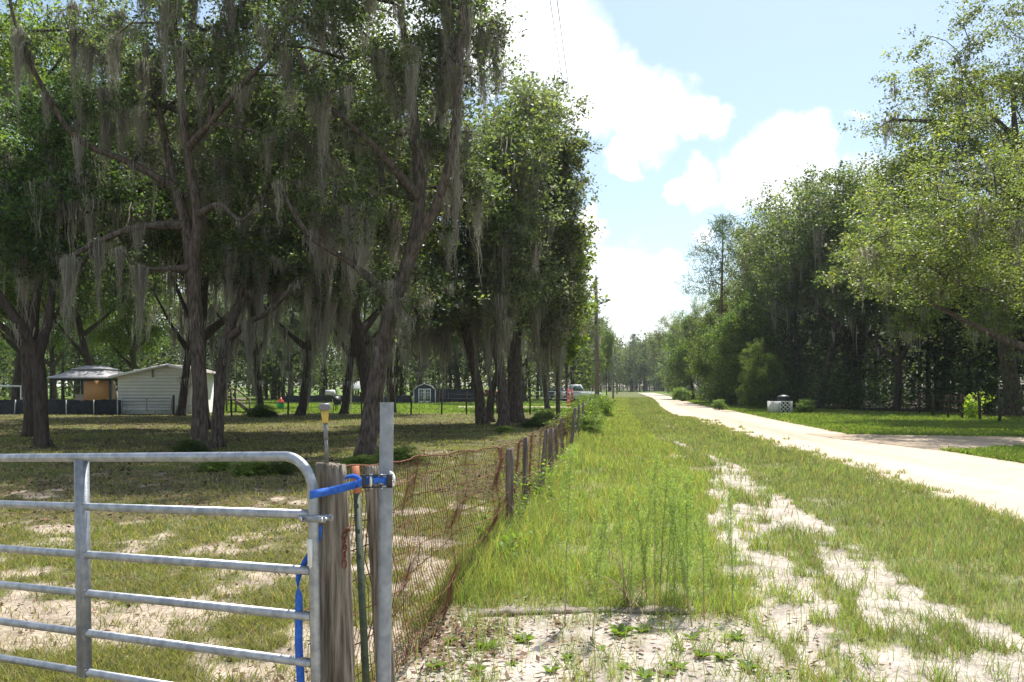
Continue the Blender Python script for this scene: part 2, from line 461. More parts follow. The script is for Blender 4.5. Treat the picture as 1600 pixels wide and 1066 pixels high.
def ground_info(x, y):
    """albedo colour, grass density, grass height, greenness"""
    x = np.asarray(x, float); y = np.asarray(y, float)
    fx = fenceX(y)
    rl = roadL(y); rr = roadR(y)
    n1 = fbm(x * .35, y * .3, 21, 4)[..., None]; n2 = fbm(x * 2.3, y * 2.0, 22, 5)[..., None]; n3 = fbm(x * 6, y * 6, 23, 3)[..., None]
    sand = np.array([.39, .34, .295]); sandy = np.array([.34, .28, .22]); lit = np.array([.095, .068, .045]); grn = np.array([.125, .14, .052]); lawn = np.array([.13, .185, .045]); dark = np.array([.06, .05, .035])  # lit is dead-leaf brown, darkened further to deepen the shade under the oaks
    # verge
    tm = track_masks(x, y)[..., None]
    verge = (grn * 1.0 * (1 - .25 * n2) + sandy * .22 * sst(90, 30, y)[..., None])
    verge = verge * (1 - tm) + sand * tm * (.9 + .2 * n3)
    # yard
    bare = np.clip(sst(.53, .72, n2[..., 0] + .22 * sst(15, 6, y) - .1 + .4 * (fbm(x * .5, y * .9, 33, 3) - .5)), 0, 1)[..., None]
    litm = (sst(.42, .58, fbm(x * .55, y * .7, 31, 4) + .06) * sst(6, 12, y) * sst(53, 44, y))[..., None]
    yard = grn * 1.0 * (1 - .2 * n3) * (1 - .15) + lit * .15
    yard = yard * (1 - litm * .6) + lit * litm * .6
    nearb = sst(26, 9, y)[..., None]
    sm = bare * (.25 + .75 * nearb)
    yard = yard * (1 - sm) + (sandy * (.75 + .5 * n3)) * sm
    far = sst(50.5, 52.5, y + .6 * (n1[..., 0] - .5))[..., None]
    yard = yard * (1 - far) + lawn * far * (.85 + .3 * n2)
    # right of road
    rg = lawn * (.75 + .35 * n2) * .85 + lit * .1
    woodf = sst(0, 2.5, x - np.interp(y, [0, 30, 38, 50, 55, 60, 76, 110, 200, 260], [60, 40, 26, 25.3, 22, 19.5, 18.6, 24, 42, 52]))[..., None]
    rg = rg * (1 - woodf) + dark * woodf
    s = sst(-.15, .15, x - fx)[..., None]
    c = yard * (1 - s) + verge * s
    r_ = sst(0, .4, x - (rl + rr) / 2)[..., None]
    c = c * (1 - r_) + rg * r_
    onroad = ((x > rl) & (x < rr))
    side = np.where(x < fx, 0, np.where(x < (rl + rr) / 2, 1, 2))
    return c, tm[..., 0], bare[..., 0], litm[..., 0], onroad, side, woodf[..., 0]


def gz(x, y):
    """gentle unevenness"""
    x = np.asarray(x, float); y = np.asarray(y, float)
    d = np.hypot(x, y)
    z = (fbm(x * .8, y * .8, 41, 3) - .5) * .10 * sst(2, 6, d) * sst(150, 60, d)
    rl = roadL(y); rr = roadR(y)
    on = sst(-.8, .1, x - rl) * sst(.8, -.1, x - rr)
    dr = sst(7, 9, x) * sst(15, 18, y) * sst(31, 28, y)
    return z * (1 - on) * (1 - dr)


# ground sheet: polar rings, fine in front of the camera
ang = np.radians(np.concatenate([np.linspace(-180, -45, 60)[:-1], np.linspace(-45, 45, 900), np.linspace(45, 180, 60)[1:-1]]))
rad_ = np.concatenate([[.3, 1, 2, 3, 3.6], np.geomspace(4, 60, 330), np.geomspace(62, 260, 60), np.geomspace(290, 3000, 14)])
na, nr = len(ang), len(rad_)
RR, AA = np.meshgrid(rad_, ang, indexing='ij')
gx = RR * np.sin(AA); gy = RR * np.cos(AA)
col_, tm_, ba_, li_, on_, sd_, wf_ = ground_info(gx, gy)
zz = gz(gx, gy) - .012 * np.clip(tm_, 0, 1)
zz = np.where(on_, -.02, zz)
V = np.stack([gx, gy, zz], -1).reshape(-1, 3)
i = np.arange(nr - 1)[:, None]; j = np.arange(na)[None, :]; j2 = (j + 1) % na
Fq = np.stack([i * na + j, (i + 1) * na + j, (i + 1) * na + j2, i * na + j2], -1).reshape(-1, 4)[:, ::-1]
mb = MB(); mb.add(V, Fq, col_.reshape(-1, 3))
mb.F.append(np.array([list(range(na))])); mb.M.append(np.array([0]))
tag(mb.obj('ground', M['ground'], smooth=True), kind='structure')


def sheet(name, ys, left, right, z, colfn, nx=24):
    """a road-like sheet between two edge curves, with ragged margins"""
    ys = np.asarray(ys); u = np.linspace(0, 1, nx)
    rag = (fbm(ys * 2.2, ys * 0 + 3.3, 51, 4) - .5) * .9 * np.clip(ys / 14, .5, 1.5); rag2 = (fbm(ys * 2.1, ys * 0 + 9.3, 52, 4) - .5) * .55 * np.clip(ys / 14, .5, 1.5)
    l = left(ys) + rag; r = right(ys) + rag2
    X = l[:, None] + (r - l)[:, None] * u[None, :]; Y = np.tile(ys[:, None], (1, nx))
    Z = np.full_like(X, z)
    n = len(ys)
    i = np.arange(n - 1)[:, None]; j = np.arange(nx - 1)[None, :]
    Fq = np.stack([i * nx + j, i * nx + j + 1, (i + 1) * nx + j + 1, (i + 1) * nx + j], -1).reshape(-1, 4)
    mb = MB(); mb.add(np.stack([X, Y, Z], -1), Fq, colfn(X, Y).reshape(-1, 3))
    return mb.obj(name, M['road'], smooth=True)


def roadcol(x, y):
    n = fbm(x * 1.6, y * .18, 61, 5)[..., None]; n2 = fbm(x * 6, y * 2, 62, 3)[..., None]
    t = ((x - roadL(y)) / (roadR(y) - roadL(y)))[..., None]
    rut = 1 - .13 * np.exp(-((t - .5) / .1) ** 2) - .16 * np.exp(-(t / .1) ** 2) - .16 * np.exp(-((t - 1) / .1) ** 2)
    return np.array([.47, .40, .315]) * (.72 + .38 * n + .2 * n2) * rut


ysr = np.concatenate([np.linspace(-19, 4, 12), np.linspace(4.3, 60, 500), np.geomspace(60.5, 200, 90)])
tag(sheet('dirt_road', ysr, roadL, roadR, .012, roadcol), kind='structure')
# sandy driveway leaving the road on the right, seen at rows 683-700
xs = np.linspace(0, 1, 90)
mb = MB()
A0 = np.array([(10.3, 26.8), (11.2, 21.8), (11.9, 21.2), G(1510, 706)[:2], G(1600, 700)[:2], (40, 17)])
B0 = np.array([(10.3, 29.6), G(1400, 681)[:2], G(1500, 682)[:2], G(1600, 684)[:2], (26, 26.2), (44, 24)])
xs = np.linspace(10.3, 40, 160); AA_ = np.c_[xs, np.interp(xs, A0[:, 0], A0[:, 1]), xs * 0]; BB_ = np.c_[xs, np.interp(xs, B0[:, 0], B0[:, 1]), xs * 0]
nn = (fbm(np.arange(160) * .35, np.arange(160) * 0., 71) - .5)
AA_[:, 1] += nn * .7; BB_[:, 1] += (fbm(np.arange(160) * .3, np.arange(160) * 0. + 5, 72) - .5) * .9
u = np.linspace(0, 1, 16)
Vd = AA_[:, None, :] * (1 - u)[None, :, None] + BB_[:, None, :] * u[None, :, None]; Vd[..., 2] = .020
i = np.arange(159)[:, None]; j = np.arange(15)[None, :]
Fq = np.stack([i * 16 + j, i * 16 + 16 + j, i * 16 + 17 + j, i * 16 + j + 1], -1).reshape(-1, 4)
cd = roadcol(Vd[..., 0], Vd[..., 1]) * np.array([.8, .75, .72])  # tree shade put into the sand colour as a darker tint
mb.add(Vd, Fq, cd.reshape(-1, 3))
tag(mb.obj('sandy_driveway', M['road'], smooth=True), kind='structure')
DRV_A, DRV_B = AA_, BB_


def in_drive(x, y):
    return (x > DRV_A[0, 0]) & (y > np.interp(x, DRV_A[:, 0], DRV_A[:, 1])) & (y < np.interp(x, DRV_B[:, 0], DRV_B[:, 1]))


# ------------------------------------------------------------------ grass
def blades(x, y, h, w, col, r, z0=None, lean=.5):
    n = len(x)
    a = r.random(n) * 2 * PI; b = r.random(n) * 2 * PI
    ln = h * lean * (.3 + r.random(n)); lx = np.cos(b) * ln; ly = np.sin(b) * ln
    wx = np.cos(a) * w / 2; wy = np.sin(a) * w / 2
    z = gz(x, y) - .015 if z0 is None else z0
    V = np.zeros((n, 5, 3))
    V[:, 0] = np.c_[x - wx, y - wy, z]; V[:, 1] = np.c_[x + wx, y + wy, z]
    V[:, 2] = np.c_[x - wx * .8 + lx * .35, y - wy * .8 + ly * .35, z + h * .55]; V[:, 3] = np.c_[x + wx * .8 + lx * .35, y + wy * .8 + ly * .35, z + h * .55]
    V[:, 4] = np.c_[x + lx, y + ly, z + h * (.85 + .15 * r.random(n))]
    b0 = np.arange(n)[:, None] * 5
    Ft = np.concatenate([b0 + [0, 1, 3], b0 + [0, 3, 2], b0 + [2, 3, 4]])
    C = np.repeat(col, 5, axis=0)
    return V.reshape(-1, 3), Ft, C


def gcol(n, base, r, dry=.12, var=.3):
    c = np.array(base)[None, :] * (1 + var * (r.random((n, 1)) - .5)) * (1 + .18 * (r.random((n, 3)) - .5))
    d = r.random(n) < dry
    c[d] = np.array([.34, .28, .15]) * (.7 + .5 * r.random((d.sum(), 1)))
    return c


def scatter(n, y0, y1, r, k=1.6, xl=None, xr=None, wedge=.66):
    """positions between two edges, thinning with distance"""
    u = r.random(n)
    p = 1 - k
    y = (y0 ** p + u * (y1 ** p - y0 ** p)) ** (1 / p) if abs(p) > 1e-3 else y0 * (y1 / y0) ** u
    a = np.maximum(xl(y), -wedge * y - .4) if xl else -wedge * y
    b = np.minimum(xr(y), wedge * y + .4)
    ok = b > a
    y = y[ok]; a = a[ok]; b = b[ok]
    return a + (b - a) * r.random(len(y)), y


r = np.random.default_rng(11)
x, y = scatter(400000, 4.2, 120, r, 1.35, lambda y: fenceX(y) - .25, lambda y: roadL(y) + .15)
tmk = track_masks(x, y); nz = fbm(x * 1.1, y * 1.1, 81, 4); tuft = fbm(x * 5, y * 5, 82, 3)
keep = r.random(len(x)) < (1 - .965 * sst(.15, .75, tmk)) * np.clip(.25 + 1.5 * (tuft - .28), .1, 1)
keep &= r.random(len(x)) > .75 * sst(.56, .66, fbm(x * .9, y * 1.3, 83, 4)) * sst(3.0, 1.0, x - fenceX(y))
x, y, nz, tuft = x[keep], y[keep], nz[keep], tuft[keep]
n = len(x)
edge = sst(1.6, .3, np.abs(x - roadL(y)))
hh = (.06 + .15 * r.random(n) ** 1.4) * (.55 + .9 * nz) * (.7 + .6 * tuft) * np.where((y < 7), .8, 1) * (1 + .35 * edge)
nearf = sst(.9, .1, np.abs(x - fenceX(y)))
hh *= 1 + .9 * nearf
hh *= np.where(x > np.interp(y, [4, 9, 18], [2.9, 3.5, 4.6]), .72, 1)
bcol = gcol(n, (.235, .305, .11), r, .26, .5) * (.7 + .6 * nz[:, None])
bcol = bcol * np.where((x - (fenceX(y) + roadL(y)) / 2 > 0)[:, None], np.array([[.92, .9, 1.0]]), np.array([[1.08, 1.08, .9]]))
mb = MB(); mb.add(*blades(x, y, hh, np.clip(.0040 * (y / 5), .0045, .04) * (.7 + .7 * r.random(n)), bcol, r))
# isolated tufts on the sand
cx_, cy_ = scatter(300, 4.3, 16, r, 1.5, lambda y: fenceX(y) + .1, lambda y: roadL(y) - .3)
k = (6 + 40 * r.random(len(cx_)) ** 3).astype(int); x = np.repeat(cx_, k); y = np.repeat(cy_, k)
n = len(x); x = x + r.normal(0, .045, n); y = y + r.normal(0, .045, n)
mb.add(*blades(x, y, .04 + .13 * r.random(n), np.full(n, .0055), gcol(n, (.18, .26, .06), r, .2), r, lean=1.1))
q = 5 + 40 * r.random(700) ** 1.5; cx_ = roadL(q) + np.abs(r.normal(0, .28, 700)) * np.clip(q / 14, .5, 1.5); k = r.integers(5, 26, 700); x = np.repeat(cx_, k); y = np.repeat(q, k); n = len(x)
x = x + r.normal(0, .06, n); y = y + r.normal(0, .08, n)
mb.add(*blades(x, y, .04 + .10 * r.random(n), np.clip(.005 * (y / 5), .005, .04), gcol(n, (.2, .25, .08), r, .3), r, z0=np.full(n, .005), lean=.9))
tag(mb.obj('verge_grass', M['grass']), 'bright green roadside grass growing in tufts between the wire fence and the pale road', 'grass', kind='stuff')

x, y = scatter(300000, 4.2, 52, r, 1.3, lambda y: -.66 * y - .5, lambda y: fenceX(y) - .1)
c_, tm, ba, li, on, sd, wf = ground_info(x, y)
nz = fbm(x * .9, y * .9, 91, 4); tuft = fbm(x * 4, y * 4, 92, 3)
keep = r.random(len(x)) < (1 - .86 * ba) * (1 - .55 * li) * np.clip(.3 + 2.0 * (tuft - .3), .1, 1)
x, y, nz, tuft = x[keep], y[keep], nz[keep], tuft[keep]; n = len(x)
mb = MB(); mb.add(*blades(x, y, (.03 + .07 * r.random(n)) * (.6 + .8 * nz), np.clip(.005 * (y / 5), .005, .045) * (.7 + .7 * r.random(n)), gcol(n, (.185, .205, .065), r, .32) * (.75 + .5 * nz[:, None]), r, lean=.9))
x, y = scatter(60000, 52, 110, r, 1.2, lambda y: -.66 * y - .5, lambda y: fenceX(y) - .1)
n = len(x)
mb.add(*blades(x, y, .05 + .1 * r.random(n), .06 + .05 * r.random(n), gcol(n, (.19, .27, .055), r, .06), r))
tag(mb.obj('yard_grass', M['grass']), 'thin patchy lawn grass under the oaks behind the gate', 'grass', kind='stuff')

x, y = scatter(140000, 17, 140, r, 1.3, lambda y: roadR(y) - .1, lambda y: np.minimum(.66 * y + .4, np.interp(y, [0, 30, 38, 50, 55, 60, 76, 110, 200, 260], [60, 40, 28, 27, 24, 21, 20, 26, 44, 54])))
keep = ~in_drive(x, y); x, y = x[keep], y[keep]; n = len(x)
nz = fbm(x * .9, y * .9, 93, 4)
mb = MB(); mb.add(*blades(x, y, (.04 + .12 * r.random(n)) * (.5 + nz), .03 + .03 * r.random(n), gcol(n, (.17, .24, .05), r, .1) * (.7 + .6 * nz[:, None]), r))
tag(mb.obj('roadside_grass', M['grass']), 'mown green grass strip between the road and the woods on the right', 'grass', kind='stuff')

# dead leaves and twigs
x, y = scatter(30000, 4.2, 48, r, 1.1, lambda y: -.66 * y - .5, lambda y: fenceX(y) + .0)
c_, tm, ba, li, on, sd, wf = ground_info(x, y)
keep = r.random(len(x)) < np.clip(.10 + .8 * li, 0, 1); x, y = x[keep], y[keep]
x2, y2 = scatter(2500, 4.3, 9, r, 1.3, lambda y: fenceX(y) - .2, lambda y: fenceX(y) + 2.4)
t = np.exp(-(x2 - fenceX(y2)) / .8); k2 = r.random(len(x2)) < t; x = np.r_[x, x2[k2]]; y = np.r_[y, y2[k2]]
x3 = r.uniform(-.7, 2.3, 420); y3 = r.uniform(4.4, 6.3, 420); x = np.r_[x, x3]; y = np.r_[y, y3]
q3 = r.normal(0, .22, 700); x = np.r_[x, -.42 + q3]; y = np.r_[y, 5.6 + r.normal(0, .35, 700)]
q = r.random(500) * 30 + 5; x = np.r_[x, roadL(q) + .3 * r.normal(0, 1, 500)]; y = np.r_[y, q]
n = len(x); s_ = (.012 + .022 * r.random(n)) * np.clip(y / 9, 1, 2.2); a = r.random(n) * 2 * PI
ti = r.normal(0, .35, (n, 2))
base = np.c_[x, y, gz(x, y) + .008 + .01 * r.random(n)]
ux = np.c_[np.cos(a), np.sin(a), ti[:, 0]] * s_[:, None]; uy = np.c_[-np.sin(a), np.cos(a), ti[:, 1]] * (s_ * .45)[:, None]
V = np.stack([base - ux, base - uy, base + ux, base + uy], 1); b0 = np.arange(n)[:, None] * 4
cl = np.array([.15, .095, .058]) * (.4 + 1.1 * r.random((n, 1))) * (1 + .2 * (r.random((n, 3)) - .5))
mb = MB(); mb.add(V, b0 + [0, 1, 2, 3], np.repeat(cl, 4, 0))
tag(mb.obj('leaf_litter', M['litter']), 'brown dead leaves strewn over the yard and along the fence foot', 'leaf litter', kind='stuff')

# ------------------------------------------------------------------ trees
def leaf_quads(c, size, col, r, up=.5):
    """many small rhombic leaves centred on c (n,3)"""
    n = len(c)
    nv = r.normal(0, 1, (n, 3)); nv[:, 2] = np.abs(nv[:, 2]) + up; nv /= np.linalg.norm(nv, axis=1, keepdims=True)
    t = np.cross(nv, r.normal(0, 1, (n, 3))); t /= np.linalg.norm(t, axis=1, keepdims=True) + 1e-9
    b = np.cross(nv, t)
    s = (size * (.45 + 1.15 * r.random(n) ** 1.3))[:, None]
    fold = nv * s * .12
    V = np.stack([c - t * s * .55, c - b * s * .3 + fold, c + t * s * .55, c + b * s * .3 + fold], 1)
    return V.reshape(-1, 3), np.arange(n * 4).reshape(-1, 4), np.repeat(col, 4, 0)


def leaf_cols(n, r, base, yel=.12):
    c = np.array(base)[None] * (.6 + .8 * r.random((n, 1))) * (1 + .15 * (r.random((n, 3)) - .5))
    k = r.random(n) < yel
    c[k] = c[k] * np.array([1.7, 1.45, .8])
    return c


class Skel:
    def __init__(s, r):
        s.p = []; s.par = []; s.r0 = []; s.att = []; s.chains = []; s.tips = []; s.r = r

    def stem(s, pts, att_from=0, start=None):
        idx = [] if start is None else [start]
        for k, q in enumerate(pts):
            s.p.append(np.array(q[:3], float)); s.r0.append(q[3]); s.par.append(idx[-1] if idx else -1)
            s.att.append(k >= att_from); idx.append(len(s.p) - 1)
        s.chains.append((idx, True)); return idx

    def grow(s, targets, step=.7, rise=.25, wig=.12):
        base = np.array(s.p)
        d = np.linalg.norm(targets[:, None, :] - base[None], axis=2)
        d[:, ~np.array(s.att)] += 100
        order = np.argsort(d.min(1))
        for ti in order:
            t = targets[ti]; P_ = np.array(s.p); dv = t - P_; dist = np.linalg.norm(dv, axis=1) + 1e-6
            cost = dist * (1 + .7 * np.clip(-dv[:, 2] / dist, 0, 1)) + np.where(s.att, 0, 1e3)
            j = int(np.argmin(cost)); n = max(2, int(dist[j] / step))
            a = P_[j]; idx = [j]
            off = s.r.normal(0, 1, 3) * dist[j] * wig
            for k in range(1, n + 1):
                f = k / n
                q = a + (t - a) * f + off * math.sin(f * PI) + np.array([0, 0, rise * dist[j] * math.sin(f * PI) * .5])
                s.p.append(q); s.par.append(idx[-1]); s.r0.append(0); s.att.append(True); idx.append(len(s.p) - 1)
            s.chains.append((idx, False)); s.tips.append(idx[-1])

    def finish(s, tip_r=.012, expo=.42):
        n = len(s.p); cnt = np.zeros(n)
        for t in s.tips:
            j = t
            while j >= 0: cnt[j] += 1; j = s.par[j]
        s.R = np.where(np.array(s.r0) > 0, s.r0, tip_r * np.maximum(cnt, .6) ** expo)
        return s


def tube_tree(sk, mb, sides=6, stem_sides=14, r=None):
    for idx, st in sk.chains:
        p = np.array([sk.p[i] for i in idx]); rr = np.array([sk.R[i] for i in idx])
        if not st: rr[0] = min(rr[0], rr[1] * 1.35)
        if len(p) < 2: continue
        if st:
            m = max(6, len(p) * 5)
            p = smooth_path(p, m); rr = np.interp(np.linspace(0, 1, m), np.linspace(0, 1, len(rr)), rr)
            V, Fq = tube_np(p, rr, stem_sides, .10, r)
        else: V, Fq = tube_np(p, rr, sides, .12, r)
        mb.add(V, Fq)


def sample_ell(ells, n, r, inner=.35):
    w = np.array([e[3] * e[4] * e[5] for e in ells]) ** .75; w /= w.sum()
    out = []
    for e, k in zip(ells, np.maximum(1, (w * n).round().astype(int))):
        d = r.normal(0, 1, (k, 3)); d /= np.linalg.norm(d, axis=1, keepdims=True)
        q = (inner ** 2 + (1 - inner ** 2) * r.random(k)) ** .5
        lump = 1 + .16 * np.sin(d[:, 0] * 5 + e[0]) * np.cos(d[:, 1] * 4 + d[:, 2] * 5)
        out.append(np.array(e[:3]) + d * (q * lump)[:, None] * np.array(e[3:6]))
    return np.concatenate(out)


def moss_strands(pts, r, per=18, length=(.4, 1.8), spread=.16, w=.03, seg=4):
    """grey-brown beards hanging from given points"""
    anc = r.choice(len(pts), max(1, len(pts) // 7), replace=False)
    an = np.argmin(np.linalg.norm(pts[:, None, :] - pts[anc][None], axis=2), 1)
    base_l = (length[0] + (length[1] - length[0]) * r.random(len(anc)) ** 2.2)[an] * (.5 + .8 * r.random(len(pts)))
    k = np.maximum(2, (per * (.3 + 1.3 * r.random(len(pts)) ** 1.5) * np.clip(base_l, .4, 1.3)).astype(int))
    b = np.repeat(pts, k, 0); n = len(b); of = r.normal(0, 1, (n, 2)); rad = np.linalg.norm(of, axis=1)
    sp = np.repeat(spread * (.35 + .9 * r.random(len(pts))), k)
    L_ = np.repeat(base_l, k) * np.clip(1.1 - .38 * rad, .12, 1) * (.45 + .6 * r.random(n))
    b = b + np.c_[of * sp[:, None], r.normal(0, .05, n)]
    a = r.random(n) * PI; ww = w * (.5 + r.random(n)); ph = r.random(n) * 6
    V = np.zeros((n, seg + 1, 2, 3))
    for s in range(seg + 1):
        f = s / seg; wf = ww * (1.0 if s == 0 else (1.15 - f * .95))
        c = b + np.c_[-of[:, 0] * sp * .5 * f * np.minimum(1, L_ / .8) + .16 * np.sin(ph + f * 11) * np.minimum(L_, 1.0) * .5 * f ** .7, -of[:, 1] * sp * .5 * f * np.minimum(1, L_ / .8) + .16 * np.cos(ph * 1.7 + f * 9) * np.minimum(L_, 1.0) * .5 * f ** .7, -f * L_]
        o = np.c_[np.cos(a + f * .9), np.sin(a + f * .9), 0 * a] * (wf / 2)[:, None]
        V[:, s, 0] = c - o; V[:, s, 1] = c + o
    b0 = (np.arange(n) * (seg + 1) * 2)[:, None, None] + (np.arange(seg) * 2)[None, :, None]
    Fq = (b0 + np.array([0, 1, 3, 2])[None, None, :]).reshape(-1, 4)
    c = np.array([.36, .335, .28]) * (.6 + .65 * r.random((n, 1))) * (1 + .08 * (r.random((n, 3)) - .5))
    return V.reshape(-1, 3), Fq, np.repeat(c, (seg + 1) * 2, 0)


def tree_meshes(seed, stems, ells, ntar, per, clump, lsize, base_col, moss=0, mlen=(.5, 2.0), mw=.035, att=3, mper=18, bark='bark', inner=.35, yel=.12, leafmat='leaf', flat=.75, tip_r=.014, mseg=4, mspread=.16, extra_moss=None):
    r = np.random.default_rng(seed); sk = Skel(r); main = None
    for k, st in enumerate(stems):
        if isinstance(st, dict): 
            j = int(np.argmin(np.linalg.norm(np.array(sk.p) - np.array(st['pts'][0][:3]), axis=1)))
            sk.stem(st['pts'][1:] if np.linalg.norm(sk.p[j] - np.array(st['pts'][0][:3])) < .3 else st['pts'], 0, start=j)
        else: sk.stem(st, att)
    tg = sample_ell(ells, ntar, r, inner)
    sk.grow(tg, step=max(.6, clump * .8)); sk.finish(tip_r)
    mb = MB(); tube_tree(sk, mb, sides=5 if ntar < 100 else 6, r=r)
    # root flare
    for st in stems:
        if not isinstance(st, dict) and st[0][2] < .3:
            c = st[0]; 
            for a in r.random(6) * 2 * PI:
                mb.tube([(c[0] + math.cos(a) * c[3] * .45, c[1] + math.sin(a) * c[3] * .45, .55), (c[0] + math.cos(a) * c[3] * .9, c[1] + math.sin(a) * c[3] * .9, .15), (c[0] + math.cos(a) * c[3] * 1.5, c[1] + math.sin(a) * c[3] * 1.5, -.08)], [c[3] * .28, c[3] * .36, c[3] * .25], 7, wob=.1)
    out = {'trunk': mb.mesh('trunk', M[bark], True)}
    tips = np.array([sk.p[t] for t in sk.tips])
    # clumps at tips and also part way back
    mids = np.array([sk.p[sk.par[t]] for t in sk.tips])
    cs = np.concatenate([tips, mids * .5 + tips * .5])
    wts = np.concatenate([np.full(len(tips), 1.0), np.full(len(tips), .45)])
    k = (per * wts * (.35 + 1.3 * r.random(len(cs)))).astype(int)
    # sub-clumps: each clump is several twig-ends
    sub_n = 6
    cen = np.repeat(cs, sub_n, 0) + r.normal(0, 1, (len(cs) * sub_n, 3)) * np.array([clump * .62, clump * .62, clump * flat * .5])
    kk = np.repeat(k, sub_n) // sub_n
    n = kk.sum()
    tone = np.repeat(.6 + .8 * r.random(len(cen)), kk)[:, None]
    c = np.repeat(cen, kk, 0) + r.normal(0, 1, (n, 3)) * np.array([clump * .27, clump * .27, clump * .2])
    mb = MB(); mb.add(*leaf_quads(c, np.full(n, lsize), leaf_cols(n, r, base_col, yel) * tone, r))
    out['crown'] = mb.mesh('crown', M[leafmat])
    if moss:
        nodes = np.array([p for p, q in zip(sk.p, sk.att) if q])
        w = np.clip(1.3 - (nodes[:, 2] / nodes[:, 2].max()), .15, 1.2); w /= w.sum()
        mp = nodes[r.choice(len(nodes), moss, p=w)]
        if extra_moss is not None: mp = np.concatenate([mp, extra_moss])
        mb = MB(); mb.add(*moss_strands(mp, r, mper, mlen, mspread, mw, mseg)); out['spanish_moss'] = mb.mesh('spanish_moss', M['moss'])
    return out


def plant_tree(name, ms, loc, label, group=None, rz=0, sc=1, cat='tree'):
    e = empty(name, loc, rz); e.scale = sc if isinstance(sc, tuple) else (sc, sc, sc)
    tag(e, label, cat, group)
    for k, me in ms.items():
        o = link(k, me, e)
        if k == 'spanish_moss': o['kind'] = 'stuff'
    return e


def hero(name, seed, Y, base, stems, ells, label, depth=1.15, **kw):
    """stems and crown masses given as columns/rows of the photo at distance Y, turned into metres round the trunk foot"""
    b = np.array([(base - 800) / F * Y, Y, 0.]); TH = .74
    r = np.random.default_rng(seed + 100); ss = []
    for st in stems:
        br = isinstance(st, dict); pts = st['pts'] if br else st; o = []
        dy0 = pts[0][3] if br and len(pts[0]) > 3 else 0.
        for k, q in enumerate(pts):
            p = P(q[0], q[1], Y) - b; dy = q[3] if len(q) > 3 else 0
            if not br and k == 0: p[2] = -.1
            o.append((p[0], dy, p[2], q[2] * TH))
        ss.append({'pts': o} if br else o)
    ee = []
    for (px, py, rx, rz, dy) in ells:
        p = P(px, py, Y) - b; k = Y / F
        ee.append((p[0], dy + (1.2 if Y < 30 else 0), p[2], rx * k, max(rx * k * depth, 1.0), rz * k))
    ms = tree_meshes(seed, ss, ee, **kw)
    return plant_tree(name, ms, b, label, 'moss-hung oaks in the yard')


GREEN = (.10, .135, .07); GREEN2 = (.085, .115, .035); OLIVE = (.11, .12, .04); GREY = (.145, .175, .10)
FAST = False
D = 1.0
hero('live_oak', 1, 21.5, 311,
     [[(311, 706, .30), (312, 650, .265), (312, 600, .25), (306, 500, .24), (300, 420, .225), (286, 350, .2, .2), (268, 290, .16, .3), (250, 220, .12, .4), (235, 140, .08, .4)],
      {'pts': [(300, 420, .2), (313, 340, .17, -.2), (302, 240, .15, -.4), (292, 130, .13, -.5), (286, 30, .1, -.6), (292, -80, .07, -.6)]},
      {'pts': [(286, 350, .1), (225, 360, .11, -.4), (175, 385, .10, -.7), (140, 412, .07, -1)]},
      {'pts': [(302, 240, .1, -.4), (350, 212, .10, -1), (400, 165, .09, -1.3), (450, 120, .07, -1.5), (490, 50, .05, -1.5)]},
      {'pts': [(268, 290, .1, .3), (205, 255, .11, 0), (135, 225, .09, -.4), (95, 160, .08, -.7), (62, 70, .06, -1), (42, -30, .04, -1)]},
      {'pts': [(300, 420, .1), (272, 424, .07, -.4), (240, 424, .05, -.8), (215, 400, .03, -1)]},
      {'pts': [(313, 340, .1, -.2), (360, 330, .07, -.8), (400, 360, .05, -1.3), (430, 345, .03, -1.6)]}],
     [(290, -60, 230, 220, 0), (150, 60, 150, 160, -.5), (420, 60, 130, 190, -1), (250, 170, 150, 90, 1), (350, 250, 90, 60, -1), (300, 60, 200, 120, 7), (120, 120, 150, 110, 6)],  # last two masses reach back, added to shade the open yard
     'tall live oak with a straight grey trunk, long beards of moss down its left side', ntar=300, per=185, clump=.5, lsize=.084, base_col=GREEN, moss=3000, mlen=(.2, 2.9), mper=17, mw=.013, mseg=5, mspread=.12)
hero('live_oak', 2, 20.5, 573,
     [[(573, 714, .34), (578, 660, .30), (586, 610, .285), (598, 540, .27), (616, 470, .25), (640, 400, .22), (655, 310, .19, .1), (648, 210, .165, .2), (640, 110, .13, .2), (622, 0, .1, .2), (610, -100, .06)],
      {'pts': [(640, 400, .2), (690, 310, .15, -.4), (713, 220, .145, -.6), (720, 120, .13, -.7), (728, 20, .1, -.7), (750, -80, .06, -.7)]},
      {'pts': [(616, 470, .12), (560, 420, .09, -.6), (500, 380, .08, -1.1), (460, 310, .05, -1.4)]},
      {'pts': [(655, 310, .1, .1), (590, 240, .09, -.8), (520, 180, .08, -1.2), (470, 80, .05, -1.4)]}],
     [(600, -60, 190, 190, 0), (560, 130, 150, 120, -1), (540, 300, 125, 100, -.5), (720, 60, 82, 150, -.5), (700, 240, 85, 110, 0), (645, 455, 90, 42, -1), (740, 20, 60, 60, 0), (560, 60, 170, 130, 7)],  # rearmost mass added to throw shade on the yard
     'big live oak with a thick right-leaning trunk just behind the gate post', ntar=300, per=185, clump=.5, lsize=.086, base_col=GREEN, moss=2800, mlen=(.2, 2.7), mper=17, mw=.013, mseg=5, mspread=.12)
